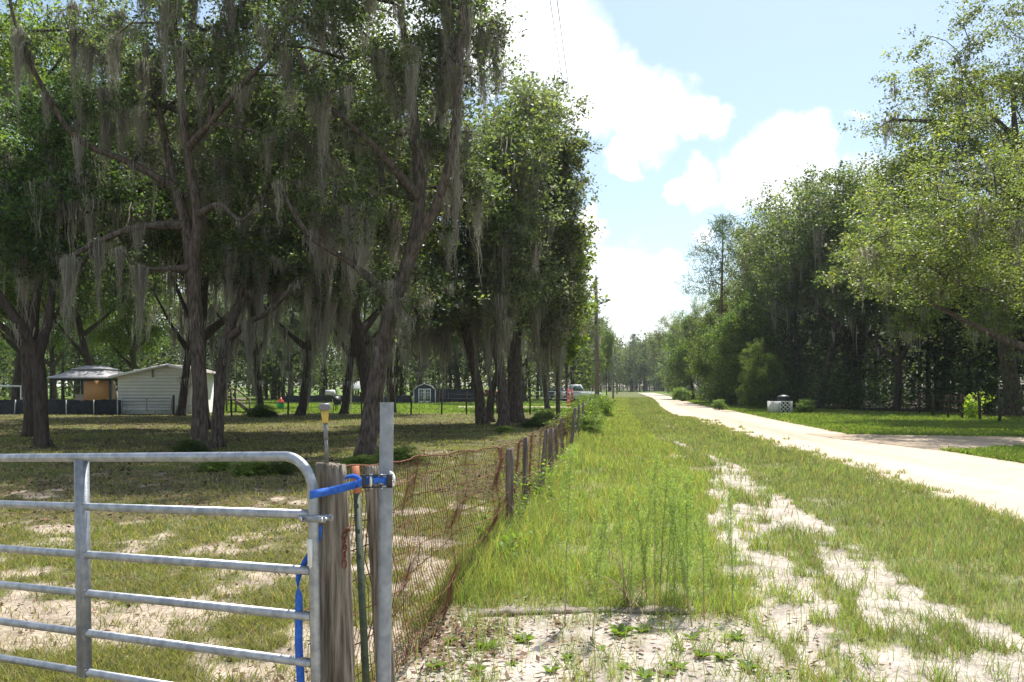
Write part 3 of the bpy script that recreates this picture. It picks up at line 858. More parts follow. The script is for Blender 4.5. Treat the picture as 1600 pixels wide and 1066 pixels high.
hero('live_oak', 3, 23, 338,
     [[(338, 702, .25), (341, 650, .22), (345, 590, .21), (355, 530, .19), (370, 470, .16, .2), (392, 390, .13, .3), (412, 300, .10, .4), (430, 200, .06)],
      {'pts': [(355, 530, .1), (395, 505, .10, -.3), (435, 488, .09, -.7), (475, 450, .06, -1)]}],
     [(440, 250, 110, 130, 0), (430, 390, 90, 70, -.5), (510, 420, 70, 60, -.5), (380, 430, 45, 30, -.5)],
     'leaning live oak with a dark trunk, rooted just right of the straight grey trunk', ntar=110, per=230, clump=.6, lsize=.09, base_col=GREEN, moss=2200, mlen=(.2, 2.7), mper=16, mw=.015, mspread=.12)
hero('live_oak', 4, 22.8, 66,
     [[(66, 702, .29), (64, 650, .25), (62, 600, .24), (57, 560, .23), (42, 510, .18, -.3), (15, 460, .15, -.6), (-20, 400, .11, -.8), (-60, 320, .06)],
      {'pts': [(57, 560, .15), (66, 500, .15, .3), (70, 420, .12, .5), (84, 330, .09, .5), (70, 230, .06, .5)]},
      {'pts': [(70, 420, .1, .5), (120, 420, .08, 0), (165, 380, .06, -.4)]}],
     [(40, 300, 150, 85, 0), (70, 190, 120, 80, 0), (-60, 260, 120, 130, 0), (60, 400, 100, 45, 0)],
     'dark-trunked live oak forking low at the left edge of the photo', ntar=150, per=260, clump=.62, lsize=.1, base_col=(.08, .13, .05), moss=420, mlen=(.3, 2.2), mper=20, mw=.026, bark='barkdark', mspread=.2)
hero('live_oak', 5, 28, 43,
     [[(45, 682, .28), (48, 620, .24), (50, 540, .22), (60, 440, .18), (80, 330, .13), (90, 220, .08)]],
     [(90, 120, 130, 130, 0), (0, 60, 110, 120, 0), (110, 270, 80, 70, 0)],
     'live oak standing behind the forked oak at the left edge, its trunk half hidden', ntar=110, per=190, clump=.7, lsize=.12, base_col=(.13, .19, .05), moss=120, mlen=(.4, 1.6), mper=16, mw=.03, bark='barkdark')  # leaf colour brightened to stand for sunlight on this back oak
hero('live_oak', 6, 37, 750,
     [[(752, 664, .36), (748, 610, .3), (740, 570, .27), (728, 520, .25), (715, 460, .2), (700, 380, .14), (690, 290, .08)]],
     [(700, 420, 75, 75, 0), (720, 300, 70, 90, 0), (690, 500, 50, 40, 0)],
     'oak with left-bowing trunk, leftmost of the trunk clump near the far fence', ntar=90, per=170, clump=.8, lsize=.15, base_col=GREEN, moss=420, mlen=(.5, 4.2), mper=16, mw=.035, mseg=3, mspread=.25)
hero('live_oak', 7, 39, 770,
     [[(764, 660, .3), (768, 615, .22), (778, 575, .2), (766, 520, .17), (770, 440, .13), (780, 340, .08)]],
     [(780, 300, 60, 110, 0), (770, 430, 50, 60, 0)],
     'slim dark oak trunk curving right from the foot of the bowed oak', ntar=60, per=170, clump=.8, lsize=.15, base_col=GREEN, moss=220, mlen=(.5, 4), mper=14, mw=.035, mseg=3, bark='barkdark', mspread=.25)
hero('live_oak', 8, 34.5, 788,
     [[(788, 668, .36), (786, 620, .3), (781, 570, .26), (774, 510, .24), (776, 420, .2), (792, 310, .14), (806, 200, .08)]],
     [(805, 230, 72, 95, 0), (820, 370, 66, 110, 0), (780, 470, 60, 50, 0)],
     'curved-trunk oak standing nearest the viewer in the trunk clump by the far fence', ntar=120, per=200, clump=.75, lsize=.14, base_col=GREY, moss=420, mlen=(.5, 4), mper=16, mw=.033, mseg=3, mspread=.25)
hero('live_oak', 9, 38.5, 808,
     [[(810, 661, .42), (808, 620, .34), (806, 560, .3), (812, 480, .24), (828, 380, .18), (842, 280, .12), (848, 190, .07)],
      [(801, 660, .3), (800, 610, .25), (798, 560, .22), (790, 500, .16), (786, 420, .1)]],
     [(845, 230, 60, 95, 0), (862, 300, 50, 120, 0), (848, 430, 56, 80, 0), (868, 500, 30, 50, 0), (880, 385, 30, 55, 0)],
     'twin-stemmed oak right of the trunk clump, its pale olive crown against the sky', ntar=170, per=230, clump=.75, lsize=.14, base_col=(.115, .135, .065), moss=380, mlen=(.5, 4.6), mper=16, mw=.035, mseg=3, leafmat='leafsoft', mspread=.25)
hero('broadleaf_tree', 10, 43, 880,
     [[(872, 646, .16), (872, 600, .13), (876, 520, .11), (882, 440, .08), (886, 380, .05)]],
     [(893, 390, 22, 55, 0), (885, 470, 24, 50, 0), (868, 540, 24, 36, 0)],
     'light green broadleaf tree at the right edge of the yard grove, against the sky', ntar=70, per=170, clump=.6, lsize=.2, base_col=(.14, .2, .04), yel=.3)

# ---- generic trees, copied about
def generic(seed, H, R, ntar, per, clump, lsize, col, moss, bark='bark', low=.35, trunk=.22, **kw):
    r = np.random.default_rng(seed); lean = r.normal(0, .06, 2)
    st = [(lean[0] * H * f + .15 * math.sin(f * 7 + seed), lean[1] * H * f + .15 * math.cos(f * 6 + seed), -.15 + H * f * .86, trunk * (1.15 - f) + .03) for f in (0, .08, .18, .3, .42, .55, .7, .85, 1)]
    zt = H * low
    a0 = r.random() * 6
    lb = []
    for k in range(3):
        a = a0 + k * 2.1; p0 = st[3 + (k % 2)]
        lb.append({'pts': [(*p0[:3], p0[3] * .7), (p0[0] + math.cos(a) * R * .25, p0[1] + math.sin(a) * R * .25, p0[2] + H * .08, trunk * .4), (p0[0] + math.cos(a) * R * .55, p0[1] + math.sin(a) * R * .55, p0[2] + H * .2, trunk * .25)]})
    ells = [(lean[0] * H * .6, lean[1] * H * .6, (zt + H) / 2 + H * .03, R * .85, R * .85, (H - zt) / 2)]
    for k in range(4):
        a = a0 + k * 1.6; ells.append((math.cos(a) * R * .55, math.sin(a) * R * .55, zt + (H - zt) * (.25 + .35 * r.random()), R * .5, R * .5, (H - zt) * .25))
    return tree_meshes(seed, [st] + lb, ells, ntar, per, clump, lsize, col, moss, bark=bark, att=2, **kw)


def pine_meshes(seed, H, R, col=(.06, .09, .045), low=.45):
    r = np.random.default_rng(seed); sk = Skel(r)
    sk.stem([(.1 * math.sin(f * 5), .1 * math.cos(f * 4), -.1 + H * f, .2 * (1 - f) + .03) for f in np.linspace(0, 1, 9)], 2)
    t = []
    z = H * low
    while z < H * .99:
        f = (z - H * low) / (H * (1 - low)); rr = R * (1 - f) ** .6 * (.6 + .5 * r.random())
        for a in r.random(4) * 2 * PI:
            for q in (.6, 1): t.append((math.cos(a) * rr * q, math.sin(a) * rr * q, z + .25 * rr * q))
        z += .95
    sk.grow(np.array(t), step=.8, rise=.1); sk.finish(.012)
    mb = MB(); tube_tree(sk, mb, 4, 8, r=r); out = {'trunk': mb.mesh('trunk', M['pinebark'], True)}
    tips = np.array([sk.p[i] for i in sk.tips]); k = 52; n = len(tips) * k
    c = np.repeat(tips, k, 0) + r.normal(0, 1, (n, 3)) * np.array([.42, .42, .3])
    # needles: long thin quads
    d = r.normal(0, 1, (n, 3)); d[:, 2] += .5; d /= np.linalg.norm(d, axis=1, keepdims=True); s = np.cross(d, r.normal(0, 1, (n, 3))); s /= np.linalg.norm(s, axis=1, keepdims=True)
    V = np.stack([c - s * .02, c + s * .02, c + d * .36 + s * .02, c + d * .36 - s * .02], 1)
    mb = MB(); mb.add(V, np.arange(n * 4).reshape(-1, 4), np.repeat(leaf_cols(n, r, col), 4, 0)); out['crown'] = mb.mesh('crown', M['leafsoft'])
    return out


TM = [generic(101, 14, 5.2, 130, 210, .95, .17, (.09, .125, .05), 260, mlen=(.5, 3.4), mper=14, mw=.05, mseg=2, mspread=.3, bark='barkdark'),  # dark bark on the first two puts the wood's shade into their trunks
      generic(102, 15, 5.6, 140, 210, 1.0, .17, GREY, 170, mlen=(.5, 2.8), mper=12, mw=.05, mseg=2, mspread=.3, bark='barkdark'),
      generic(103, 13, 4.6, 120, 210, .95, .17, (.095, .14, .04), 30, low=.3, yel=.25, mlen=(.4, 1.6), mper=10, mw=.05, mseg=2),
      generic(104, 11, 4.2, 120, 230, .95, .17, (.105, .155, .045), 0, low=.0, yel=.25, leafmat='leafsoft')]
DARKOAK = generic(105, 15, 6, 120, 150, 1.0, .18, (.07, .10, .045), 420, bark='barkdark', low=.42, mlen=(.6, 4.0), mper=16, mw=.05, mseg=3, mspread=.3)
OLIVEOAK = generic(106, 12, 6, 200, 300, .75, .085, (.135, .165, .06), 260, low=.3, mlen=(.4, 2.2), mper=14, mw=.035, mspread=.2, yel=.2)
PINE = [pine_meshes(201, 17, 3.9, low=.5), pine_meshes(202, 20, 3.4, low=.6)]
BUSH = [generic(301, 2.6, 1.7, 60, 190, .42, .11, (.16, .23, .06), 0, low=.0, trunk=.05, tip_r=.006), generic(302, 3.6, 2.2, 70, 190, .5, .13, (.07, .11, .035), 0, low=.0, trunk=.06, tip_r=.006)]

rr_ = random.Random(5)


def put(ms, px, Y, label, group, h=None, Hm=14, name='oak_tree', sx=1.0, rz=None):
    s = (h or Hm) / Hm
    return plant_tree(name, ms, ((px - 800) / F * Y, Y, 0), label, group, rz=rr_.random() * 6.28 if rz is None else rz, sc=(s * sx, s * sx, s))


# middle distance in the yard; the first three oaks are added for ground shade
mid = [(TM[0], 319, 32.5, 'added shade oak, trunk hidden behind the twin oaks, only its high crown showing', 14.5, 1),
       (TM[0], 583, 31, 'added shade oak, trunk hidden behind the big leaning trunk, only its high crown showing', 14.5, .95),
       (TM[2], 58, 37, 'added shade oak, trunk hidden behind the forked oak, its bright crown above', 15, 1),
       (DARKOAK, 286, 47.3, 'dark oak trunk standing behind the straight grey trunk at the house corner', 14, .85),
       (DARKOAK, 470, 47, 'oak with dark spreading stems at the back of the yard, left of the garden lamp', 14, .9),
       (DARKOAK, 541, 50, 'low-branching oak just left of the big leaning trunk, far side of the yard', 13, .9),
       (TM[0], 510, 66, 'slim oak between the two dark oaks near the back fence', 11, .45),
       (DARKOAK, 405, 49, 'oak buried in pale hanging moss with a dark shape at its foot', 13, .8),
       (TM[0], 150, 60, 'oak rising behind the gazebo roof', 15, 1), (TM[2], 215, 70, 'sunlit green tree behind the white house', 14, 1),
       (TM[1], 20, 62, 'grey-green oak at the far left beyond the dark fence', 16, 1), (TM[0], 618, 102, 'oak standing just left of the dark garden shed', 13, .9),
       (DARKOAK, 610, 52, 'mossy oak hidden behind the big leaning trunk', 14, .9), (TM[2], 575, 104, 'sunlit tree seen past the big leaning trunk', 13, 1),
       (TM[1], 350, 98, 'grey-green tree above the wooden steps', 14, 1), (TM[2], 430, 104, 'sunlit tree beyond the toys on the lawn', 14, 1.1),
       (TM[0], 716, 97, 'mossy oak right of the dark garden shed', 14, 1), (TM[1], 745, 99, 'grey-green oak behind the clump of trunks', 15, 1),
       (DARKOAK, 820, 90, 'dark oak behind the right end of the clump of trunks', 14, .8), (TM[0], 853, 60, 'oak with a long moss beard left of the red posts', 12, .8),
       (TM[2], 90, 75, 'bright tree in the gap left of the gazebo', 15, 1), (TM[0], -30, 45, 'oak at the left frame edge behind the forked oak', 15, 1)]
for ms, px, Y, lb, h, sx in mid:
    put(ms, px, Y, lb, 'trees at the back of the yard', h, 14, sx=sx)

# trees beyond, left of the road
for ms, px, Y, lb, h, sx, nm in [
    (TM[0], 770, 80, 'mossy oak in the far gap behind the clump of trunks', 12, .9, 'oak_tree'),
    (DARKOAK, 660, 88, 'dark mossy oak behind the small garden shed', 12, 1.1, 'oak_tree'),
    (DARKOAK, 450, 86, 'dark mossy oak beyond the toy on the lawn', 12, 1.1, 'oak_tree'),
    (DARKOAK, 888, 88, 'round dark oak behind the parked cars', 9.5, .85, 'oak_tree'),
    (TM[3], 905, 120, 'light green tree left of the tall utility pole', 14, .8, 'broadleaf_tree'),
    (TM[2], 948, 130, 'narrow bright green tree just right of the tall utility pole', 12.5, .4, 'broadleaf_tree'),
    (TM[1], 922, 135, 'grey-green tree behind the tall utility pole', 13, .7, 'oak_tree'),
    (TM[1], 870, 140, 'grey-green tree behind the round dark oak', 15, .9, 'oak_tree')]:
    put(ms, px, Y, lb, 'trees beyond the yard', h, 14, nm, sx)
for px, Y, h, lb in [(905, 150, 18, 'open-crowned pine left of the tall utility pole'), (925, 160, 17.5, 'open-crowned pine behind the tall utility pole'),
                     (940, 165, 15, 'lower pine just right of the tall utility pole'), (990, 230, 16, 'pine standing above the far trees where the road ends'), (1008, 245, 15, 'lone pine in the far gap beside the road end')]:
    put(PINE[1], px, Y, lb, 'pines on the skyline', h, 20, 'pine_tree', 1.0)

# the wood on the right: front row
front = [(TM[1], 1054, 150, 'grey-green tree at the far left end of the right-hand wood', 14.5, .8),
         (TM[3], 1082, 105, 'bushy light green tree at the left end of the right-hand wood, close to the road', 14, .9),
         (TM[3], 1120, 82, 'bushy green tree beside the road below the pine', 14, .8),
         (TM[3], 1160, 68, 'bright green bushy tree reaching down to the verge right of the pine', 12, .85),
         (TM[1], 1168, 86, 'grey-green tree immediately right of the open pine', 14, .7),
         (TM[1], 1100, 104, 'grey-green tree immediately left of the open pine', 12, .6),
         (TM[3], 1188, 61, 'low bushy tree just left of the white lattice bin box', 6.5, .8),
         (TM[3], 1140, 71, 'low bushy tree by the road under the pine', 7, .9),
         (TM[1], 1218, 78, 'tall grey-green mossy oak left of the white lattice bin box', 17, .66),
         (TM[2], 1172, 68, 'low leafy tree at the road edge left of the white lattice bin box', 8, .9),
         (TM[1], 1250, 72, 'tall grey-green oak above the white lattice bin box', 18, .8),
         (TM[0], 1285, 62, 'mossy oak right of the white lattice bin box', 17.5, .9),
         (TM[1], 1335, 66, 'grey-green oak whose top shows left of the big olive oak', 19, 1),
         (TM[0], 1400, 55, 'shaded oak in the dark of the wood behind the wire fence', 13, 1),
         (TM[2], 1250, 90, 'green tree rising behind the grey-green oaks', 20, 1),
         (TM[0], 1470, 58, 'shaded oak behind the yellow-green sapling', 14, 1),
         (TM[0], 1545, 56, 'shaded oak behind the tallest fence post', 14, 1),
         (TM[0], 1620, 52, 'shaded oak at the right frame edge', 14, 1)]
for ms, px, Y, lb, h, sx in front:
    put(ms, px, Y, lb, 'trees along the front of the right-hand wood', h, 14, 'oak_tree' if ms is not TM[3] else 'broadleaf_tree', sx)
put(PINE[0], 1128, 80, 'open blue-green pine standing taller than the trees beside the road', 'pines on the skyline', 18.3, 17, 'pine_tree', 1.0)

# the big olive oak on the right
bo = tree_meshes(401, [[(0, 0, -.1, .5), (.1, 0, 1.5, .42), (-.1, .2, 4, .38), (-.2, 0, 8, .34), (0, 0, 12, .28), (.3, 0, 14.5, .2), (.2, 0, 16.5, .12), (.1, 0, 18, .06)],
                       {'pts': [(0, 0, 12, .2), (-2, -1, 14, .17), (-4.5, -2, 15.2, .13), (-7.5, -2.5, 15.3, .07)]},
                       {'pts': [(-.2, 0, 8, .2), (-2.2, -2, 9.0, .17), (-4.5, -3.5, 9.2, .13), (-7, -5, 8.6, .07)]},
                       {'pts': [(0, 0, 12, .2), (2.2, -1, 13.5, .17), (5, -2, 15, .12)]},
                       {'pts': [(.3, 0, 15, .15), (-1.5, 0, 17, .1), (-3, 0, 19.5, .06)]}],
                 [(0, -1, 16, 5.6, 5, 4), (-5.2, -2, 15.6, 3.4, 4, 2.6), (-5.5, -2, 13, 3.4, 4, 2.2), (-4.8, -3.5, 10.8, 5.0, 4.5, 2.6), (-7.2, -4, 7.6, 4.2, 4, 2.1), (-6.5, -4.5, 5.0, 3.2, 3, 1.3), (1.5, -5, 5.2, 4, 3, 1.8), (1, -4, 11.5, 5, 4.5, 3), (-1.5, -5, 7.2, 5, 4, 2), (4, 0, 16, 5, 5, 5), (-3.4, 0, 19.3, 2.8, 3, 2.4), (.8, 0, 19.6, 2.6, 3, 2.4), (-2.5, -4.5, 5.3, 3.2, 3, 1.2), (.5, -3.5, 4.6, 3.5, 2, 1.6)],
                 ntar=400, per=210, clump=.8, lsize=.135, base_col=(.14, .17, .06), moss=520, mlen=(.5, 3.4), mper=15, mw=.035, mseg=3, yel=.2, mspread=.25)
plant_tree('live_oak', bo, ((1578 - 800) / F * 45, 45, 0), 'huge olive-green oak towering over the right-hand wood, open crown against the sky', 'trees along the front of the right-hand wood')
put(OLIVEOAK, 1662, 28.5, 'low-hanging olive oak at the right frame edge, overhanging the sandy driveway', 'trees along the front of the right-hand wood', 11, 12, sx=1.3)

# deep wood masses: far off and never told apart
def wood(name, spots, label, seed, lsize=.34, col=(.06, .085, .035), trunkcol='barkdark', low=.25, dens=1.0):
    r = np.random.default_rng(seed); mt = MB(); ml = MB()
    for (x, y, h, R) in spots:
        mt.tube([(x, y, -.2), (x + r.normal(0, .2), y, h * .4), (x + r.normal(0, .4), y, h * .85)], [.2, .15, .05], 6, mi=0)
        for q in range(3):
            a = r.random() * 6.28; z0 = h * (.3 + .15 * q)
            mt.tube([(x, y, z0), (x + math.cos(a) * R * .6, y + math.sin(a) * R * .6, z0 + h * .15)], [.09, .03], 4, mi=0)
        k = int(26 * dens); n = 34
        c = sample_ell([(x, y, h * (.5 + low / 2), R, R, h * (1 - low) / 2)], k, r, .3)
        cc = np.repeat(c, n, 0) + r.normal(0, 1, (len(c) * n, 3)) * np.array([.8, .8, .6])
        tone = np.repeat(.7 + .6 * r.random(len(c)), n)[:, None] * (.8 + .4 * r.random())
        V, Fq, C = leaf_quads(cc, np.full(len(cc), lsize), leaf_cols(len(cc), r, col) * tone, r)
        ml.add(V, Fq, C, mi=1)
    ml_V = ml
    mt.F += [f + mt.n for f in ml.F]; mt.M += ml.M; mt.V += ml.V; mt.C += ml.C; mt.n += ml.n
    return tag(mt.obj(name, [M[trunkcol], M['leafsoft']]), label, 'wood', kind='stuff')


r = np.random.default_rng(55)
sp = [((px - 800) / F * Y, Y, h, R) for px, Y, h, R in [(r.uniform(-60, 900), r.uniform(95, 150), r.uniform(9, 17), r.uniform(3, 4.8)) for _ in range(150)]]
wood('far_wood', sp, 'far wall of trees closing the view behind the yard', 61, .4, (.085, .12, .045), low=.0)
sp = [((px - 800) / F * Y, Y, 11.5 + r.random() * 8 + (Y - 230) * .03, 3.5 + r.random() * 2.5) for px, Y in [(r.uniform(900, 1075), r.uniform(225, 320)) for _ in range(80)]]
wood('far_wood', sp, 'distant hazy trees where the sand road bends out of sight', 62, .6, (.085, .115, .05), low=.05)
sp = []
for _ in range(190):
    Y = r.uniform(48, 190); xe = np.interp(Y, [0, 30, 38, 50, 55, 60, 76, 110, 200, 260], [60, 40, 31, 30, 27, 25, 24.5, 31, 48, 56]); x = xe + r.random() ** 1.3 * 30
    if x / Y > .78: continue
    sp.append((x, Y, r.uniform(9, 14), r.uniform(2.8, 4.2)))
wood('deep_wood', sp, 'dark interior of the right-hand wood behind its front trees', 63, .36, (.04, .06, .025), low=.1)  # shade inside the wood is put into the dark leaf colour
# undergrowth at the foot of the wood, shade put into its dark leaf colour
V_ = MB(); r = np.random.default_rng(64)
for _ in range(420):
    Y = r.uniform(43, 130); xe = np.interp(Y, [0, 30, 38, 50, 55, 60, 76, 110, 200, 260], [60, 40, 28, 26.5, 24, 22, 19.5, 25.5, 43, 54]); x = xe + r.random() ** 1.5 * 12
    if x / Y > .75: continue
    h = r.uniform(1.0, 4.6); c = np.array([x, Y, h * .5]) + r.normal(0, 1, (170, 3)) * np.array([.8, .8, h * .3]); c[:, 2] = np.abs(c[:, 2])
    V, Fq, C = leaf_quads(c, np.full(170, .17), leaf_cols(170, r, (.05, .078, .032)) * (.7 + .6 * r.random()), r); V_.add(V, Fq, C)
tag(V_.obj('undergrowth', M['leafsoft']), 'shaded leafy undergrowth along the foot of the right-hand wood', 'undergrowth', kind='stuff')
# shrubs one can tell apart
for k, px, py, s, lb in [(0, 1124, 641, .3, 'yellow-green shrub leaning toward the road below the pine'),
                         (0, 1066, 627, .6, 'shrub where the far grass strip meets the wood'),
                         (0, 1258, 646, .35, 'small pale shrub right of the white lattice bin box')]:
    g = G(px, py); plant_tree('shrub', BUSH[k], g, lb, 'shrubs along the right-hand wood', rz=k * 2 + px, sc=s, cat='shrub')

# ------------------------------------------------------------------ the gate and its posts
uvec = np.array([-2.02, 1, -.094]); uvec /= np.linalg.norm(uvec)
vvec = np.array([-.018, .009, 1.0]); vvec /= np.linalg.norm(vvec)
nvec = -np.cross(uvec, vvec); nvec /= np.linalg.norm(nvec)
G0 = P(488, 713, 3.5)                       # top of the hinge stile, projected corner
def gp(u, v, n=0): return G0 + uvec * u - vvec * v + nvec * n
RV = [0, .245, .482, .674, .870, 1.065]
gate = empty('metal_gate', (G0[0], G0[1], 0)); gbase = np.array([G0[0], G0[1], 0])
tag(gate, 'galvanised tubular farm gate with six rails and a rounded top corner, in the foreground', 'gate')
GL = 3.9
R_ = .15
arc = [gp(R_ - R_ * math.sin(a), R_ - R_ * math.cos(a)) for a in np.linspace(0, PI / 2, 10)]
fr = [gp(GL, 1.065), gp(GL, R_)] + [gp(GL - R_ + R_ * math.sin(a), R_ - R_ * math.cos(a)) for a in np.linspace(PI / 2, 0, 10)] + [gp(GL * .66, 0), gp(GL * .33, 0)] + arc + [gp(0, .5), gp(0, .9), gp(0, 1.085)]
mb = MB(); mb.tube([p - gbase for p in fr], .0215, 16)
mb.obj('frame', M['galv'], gate, True)
for v in RV[1:]:
    mb = MB(); mb.tube([gp(.018, v) - gbase, gp(GL - .018, v) - gbase], .0195, 14); mb.obj('rail', M['galv'], gate, True)
for bu in (1.455, 2.75):
    mb = MB()
    # folded channel brace with rounded lips in front of the rails
    for (n0, n1, w0, w1) in ((.012, .02, -.036, .036),): pass
    prof = [(-.036, -.014), (-.034, .020), (-.014, .026), (-.010, .020), (.010, .020), (.014, .026), (.034, .020), (.036, -.014), (.032, -.014), (.030, .014), (-.030, .014), (-.032, -.014)]
    Vv = []
    for v in (.012, 1.085): Vv += [gp(bu + a, v, b) - gbase for a, b in prof]
    k = len(prof); Fs = [(i, (i + 1) % k, k + (i + 1) % k, k + i) for i in range(k)] + [tuple(range(k))[::-1], tuple(range(k, 2 * k))]
    mb.add(Vv, Fs); br = mb.obj('brace', M['galvdull'], gate)
    for v in RV[1:]:
        mb = MB()
        c = gp(bu - .03, v, .021) - gbase
        mb.tube([c + (uvec * math.cos(a) + vvec * math.sin(a)) * .0205 + uvec * -.008 for a in np.linspace(-PI / 2, PI / 2, 12)], .0035, 6)
        mb.obj('weld', M['galvdull'], br, True)
for v in (.26, 1.02):
    mb = MB(); c = gp(0, v)
    for s_ in (-.0245, .0245): mb.bar(c + nvec * s_ + uvec * .05 - gbase, c + nvec * s_ - uvec * .085 - gbase, .003, .028, up=(0, 0, 1))
    mb.tube([c - vvec * .014 - gbase, c + vvec * .014 - gbase], .0265, 16)
    h_ = mb.obj('hinge_clamp', M['galvdull'], gate)
    for uu in (.04, -.07):
        mb = MB(); mb.tube([c + uvec * uu - nvec * .036 - gbase, c + uvec * uu + nvec * .036 - gbase], .0055, 8)
        for s_ in (-.032, .032): mb.tube([c + uvec * uu + nvec * (s_ - .004) - gbase, c + uvec * uu + nvec * (s_ + .004) - gbase], .010, 6)
        mb.obj('bolt', M['steel'], h_)
mb = MB()      # white plastic guard clipped on the stile
pr = [(-.012, 0), (.014, 0), (.014, .105), (.004, .125), (-.008, .115)]
c = gp(0, .345)
Vv = [c + uvec * a - vvec * b + nvec * .0235 - gbase for a, b in pr] + [c + uvec * a - vvec * b + nvec * .0205 - gbase for a, b in pr]
k = 5; mb.add(Vv, [(i, (i + 1) % k, k + (i + 1) % k, k + i) for i in range(k)] + [(4, 3, 2, 1, 0), (5, 6, 7, 8, 9)])
mb.obj('guard_tag', M['white'], gate)


def wood_post(name, top, bot, r0, r1, matname, parent=None, base=None, sides=26, seed=1, rings=26, ragged=.02, groove=.06):
    """a round weathered post with lengthwise splits and a ragged sawn top, standing into the ground"""
    r = np.random.default_rng(seed); top = np.array(top); bot = np.array(bot); base = np.array(base if base is not None else (0, 0, 0))
    ang = np.arange(sides) / sides * 2 * PI; prof = 1 + groove * (r.random(sides) - .6) * 2
    V = []
    for k in range(rings):
        f = k / (rings - 1); c = bot + (top - bot) * f - base; rad = (r1 + (r0 - r1) * f)
        wob = 1 + .03 * np.sin(ang * 3 + f * 4 + seed) + .02 * np.sin(ang * 5 - f * 9)
        rr = rad * prof * wob * (1 + .012 * r.normal(0, 1, sides))
        z = np.full(sides, c[2]); 
        if k == rings - 1: z = z + ragged * (r.random(sides) - .7) + ragged * .6 * np.sin(ang + seed)
        V.append(np.c_[c[0] + rr * np.cos(ang), c[1] + rr * np.sin(ang), z])
    n = rings * sides; V = np.concatenate(V)
    inner = V[-sides:].copy(); cc = inner.mean(0); inner = cc + (inner - cc) * .55; inner[:, 2] -= .006 * r.random(sides)
    V = np.concatenate([V, inner, [cc - np.array([0, 0, .008])]])
    i = np.arange(rings)[:, None]; j = np.arange(sides)[None, :]; j2 = (j + 1) % sides
    Fq = np.stack([i * sides + j, i * sides + j2, (i + 1) * sides + j2, (i + 1) * sides + j], -1).reshape(-1, 4)
    Fs = [tuple(f) for f in Fq] + [(n + q, n + (q + 1) % sides, n + sides) for q in range(sides)]
    mb = MB(); mb.add(V, Fs); return mb.obj(name, M[matname], parent)


wp = wood_post('gate_post', P(517, 724, 3.62), P(531, 1080, 3.62) + np.array([.006, 0, -.42]), .064, .081, 'post', seed=4, ragged=.010, sides=44, groove=.028)
tag(wp, 'stout weathered grey wooden gate post with a split ragged top, hinge side of the gate', 'gate post')
bp_ = P(580, 728, 4.35); bb = P(604, 1066, 4.35); bb2 = bp_ + (bb - bp_) * (bp_[2] / (bp_[2] - bb[2])) * 1.06
tag(wood_post('corner_post', bp_, bb2, .038, .052, 'post', seed=9, ragged=.006, groove=.02), 'slim grey round wooden post half hidden behind the steel pole', 'fence post')

# galvanised pole (open pipe)
pt = P(604.5, 629, 3.55); pb = P(600, 1066, 3.5); d_ = (pt - pb); pb2 = pt - d_ * (pt[2] + .15) / d_[2]
pole = empty('steel_pole', (pb2[0], pb2[1], 0)); tag(pole, 'tall bare galvanised steel pole standing beside the wooden gate post', 'pole')
pbs = np.array([pb2[0], pb2[1], 0])
mb = MB(); V, Fq = tube_np([pb2 - pbs, (pb2 + pt) / 2 - pbs, pt - pbs], .0295, 24); mb.add(V, Fq)
V, Fq = tube_np([pt - pbs + np.array([0, 0, -.3]), pt - pbs], .026, 24); mb.add(V, Fq[:, ::-1])
a = np.arange(24) / 24 * 2 * PI
o = np.c_[np.cos(a), np.sin(a), 0 * a]; V = np.concatenate([pt - pbs + o * .0295, pt - pbs + o * .026]); mb.add(V, np.array([(i, (i + 1) % 24, 24 + (i + 1) % 24, 24 + i) for i in range(24)]))
mb.obj('pipe', M['galvdull'], pole, True)
mb = MB(); mb.tube([pt + np.array([.0, 0, -.004]) - pbs + np.array([q, 0, 0]) for q in (-.028, .028)], .004, 8); mb.obj('cross_pin', M['galvdull'], pole)

# green steel T-post with orange top
tt = P(555.5, 728, 3.95); tb_ = P(572, 1066, 3.85); d_ = tt - tb_; tb = tt - d_ * (tt[2] + .1) / d_[2]; tm_pt = P(557.8, 771, 3.94)
tp = empty('steel_fence_stake', (tb[0], tb[1], 0)); tag(tp, 'thin dark green steel T-section stake with a faded orange top, leaning between the posts', 'fence stake')
tbs = np.array([tb[0], tb[1], 0])
for (a_, b_, nm, m_) in ((tb, tm_pt, 'shaft', 'green'), (tm_pt, tt, 'painted_top', 'orange')):
    mb = MB(); mb.bar(a_ - tbs, b_ - tbs, .034, .005, up=(0.15, -1, 0)); mb.bar(a_ - tbs + np.array([0, .017, 0]), b_ - tbs + np.array([0, .017, 0]), .005, .03, up=(0.15, -1, 0))
    n = int((b_[2] - a_[2]) / .11)
    for i in range(n):
        c = a_ + (b_ - a_) * (i + .5) / n - tbs; mb.bar(c + np.array([0, -.003, -.009]), c + np.array([0, -.009, .009]), .012, .006, up=(0, -1, 0))
    mb.obj(nm, M[m_], tp)

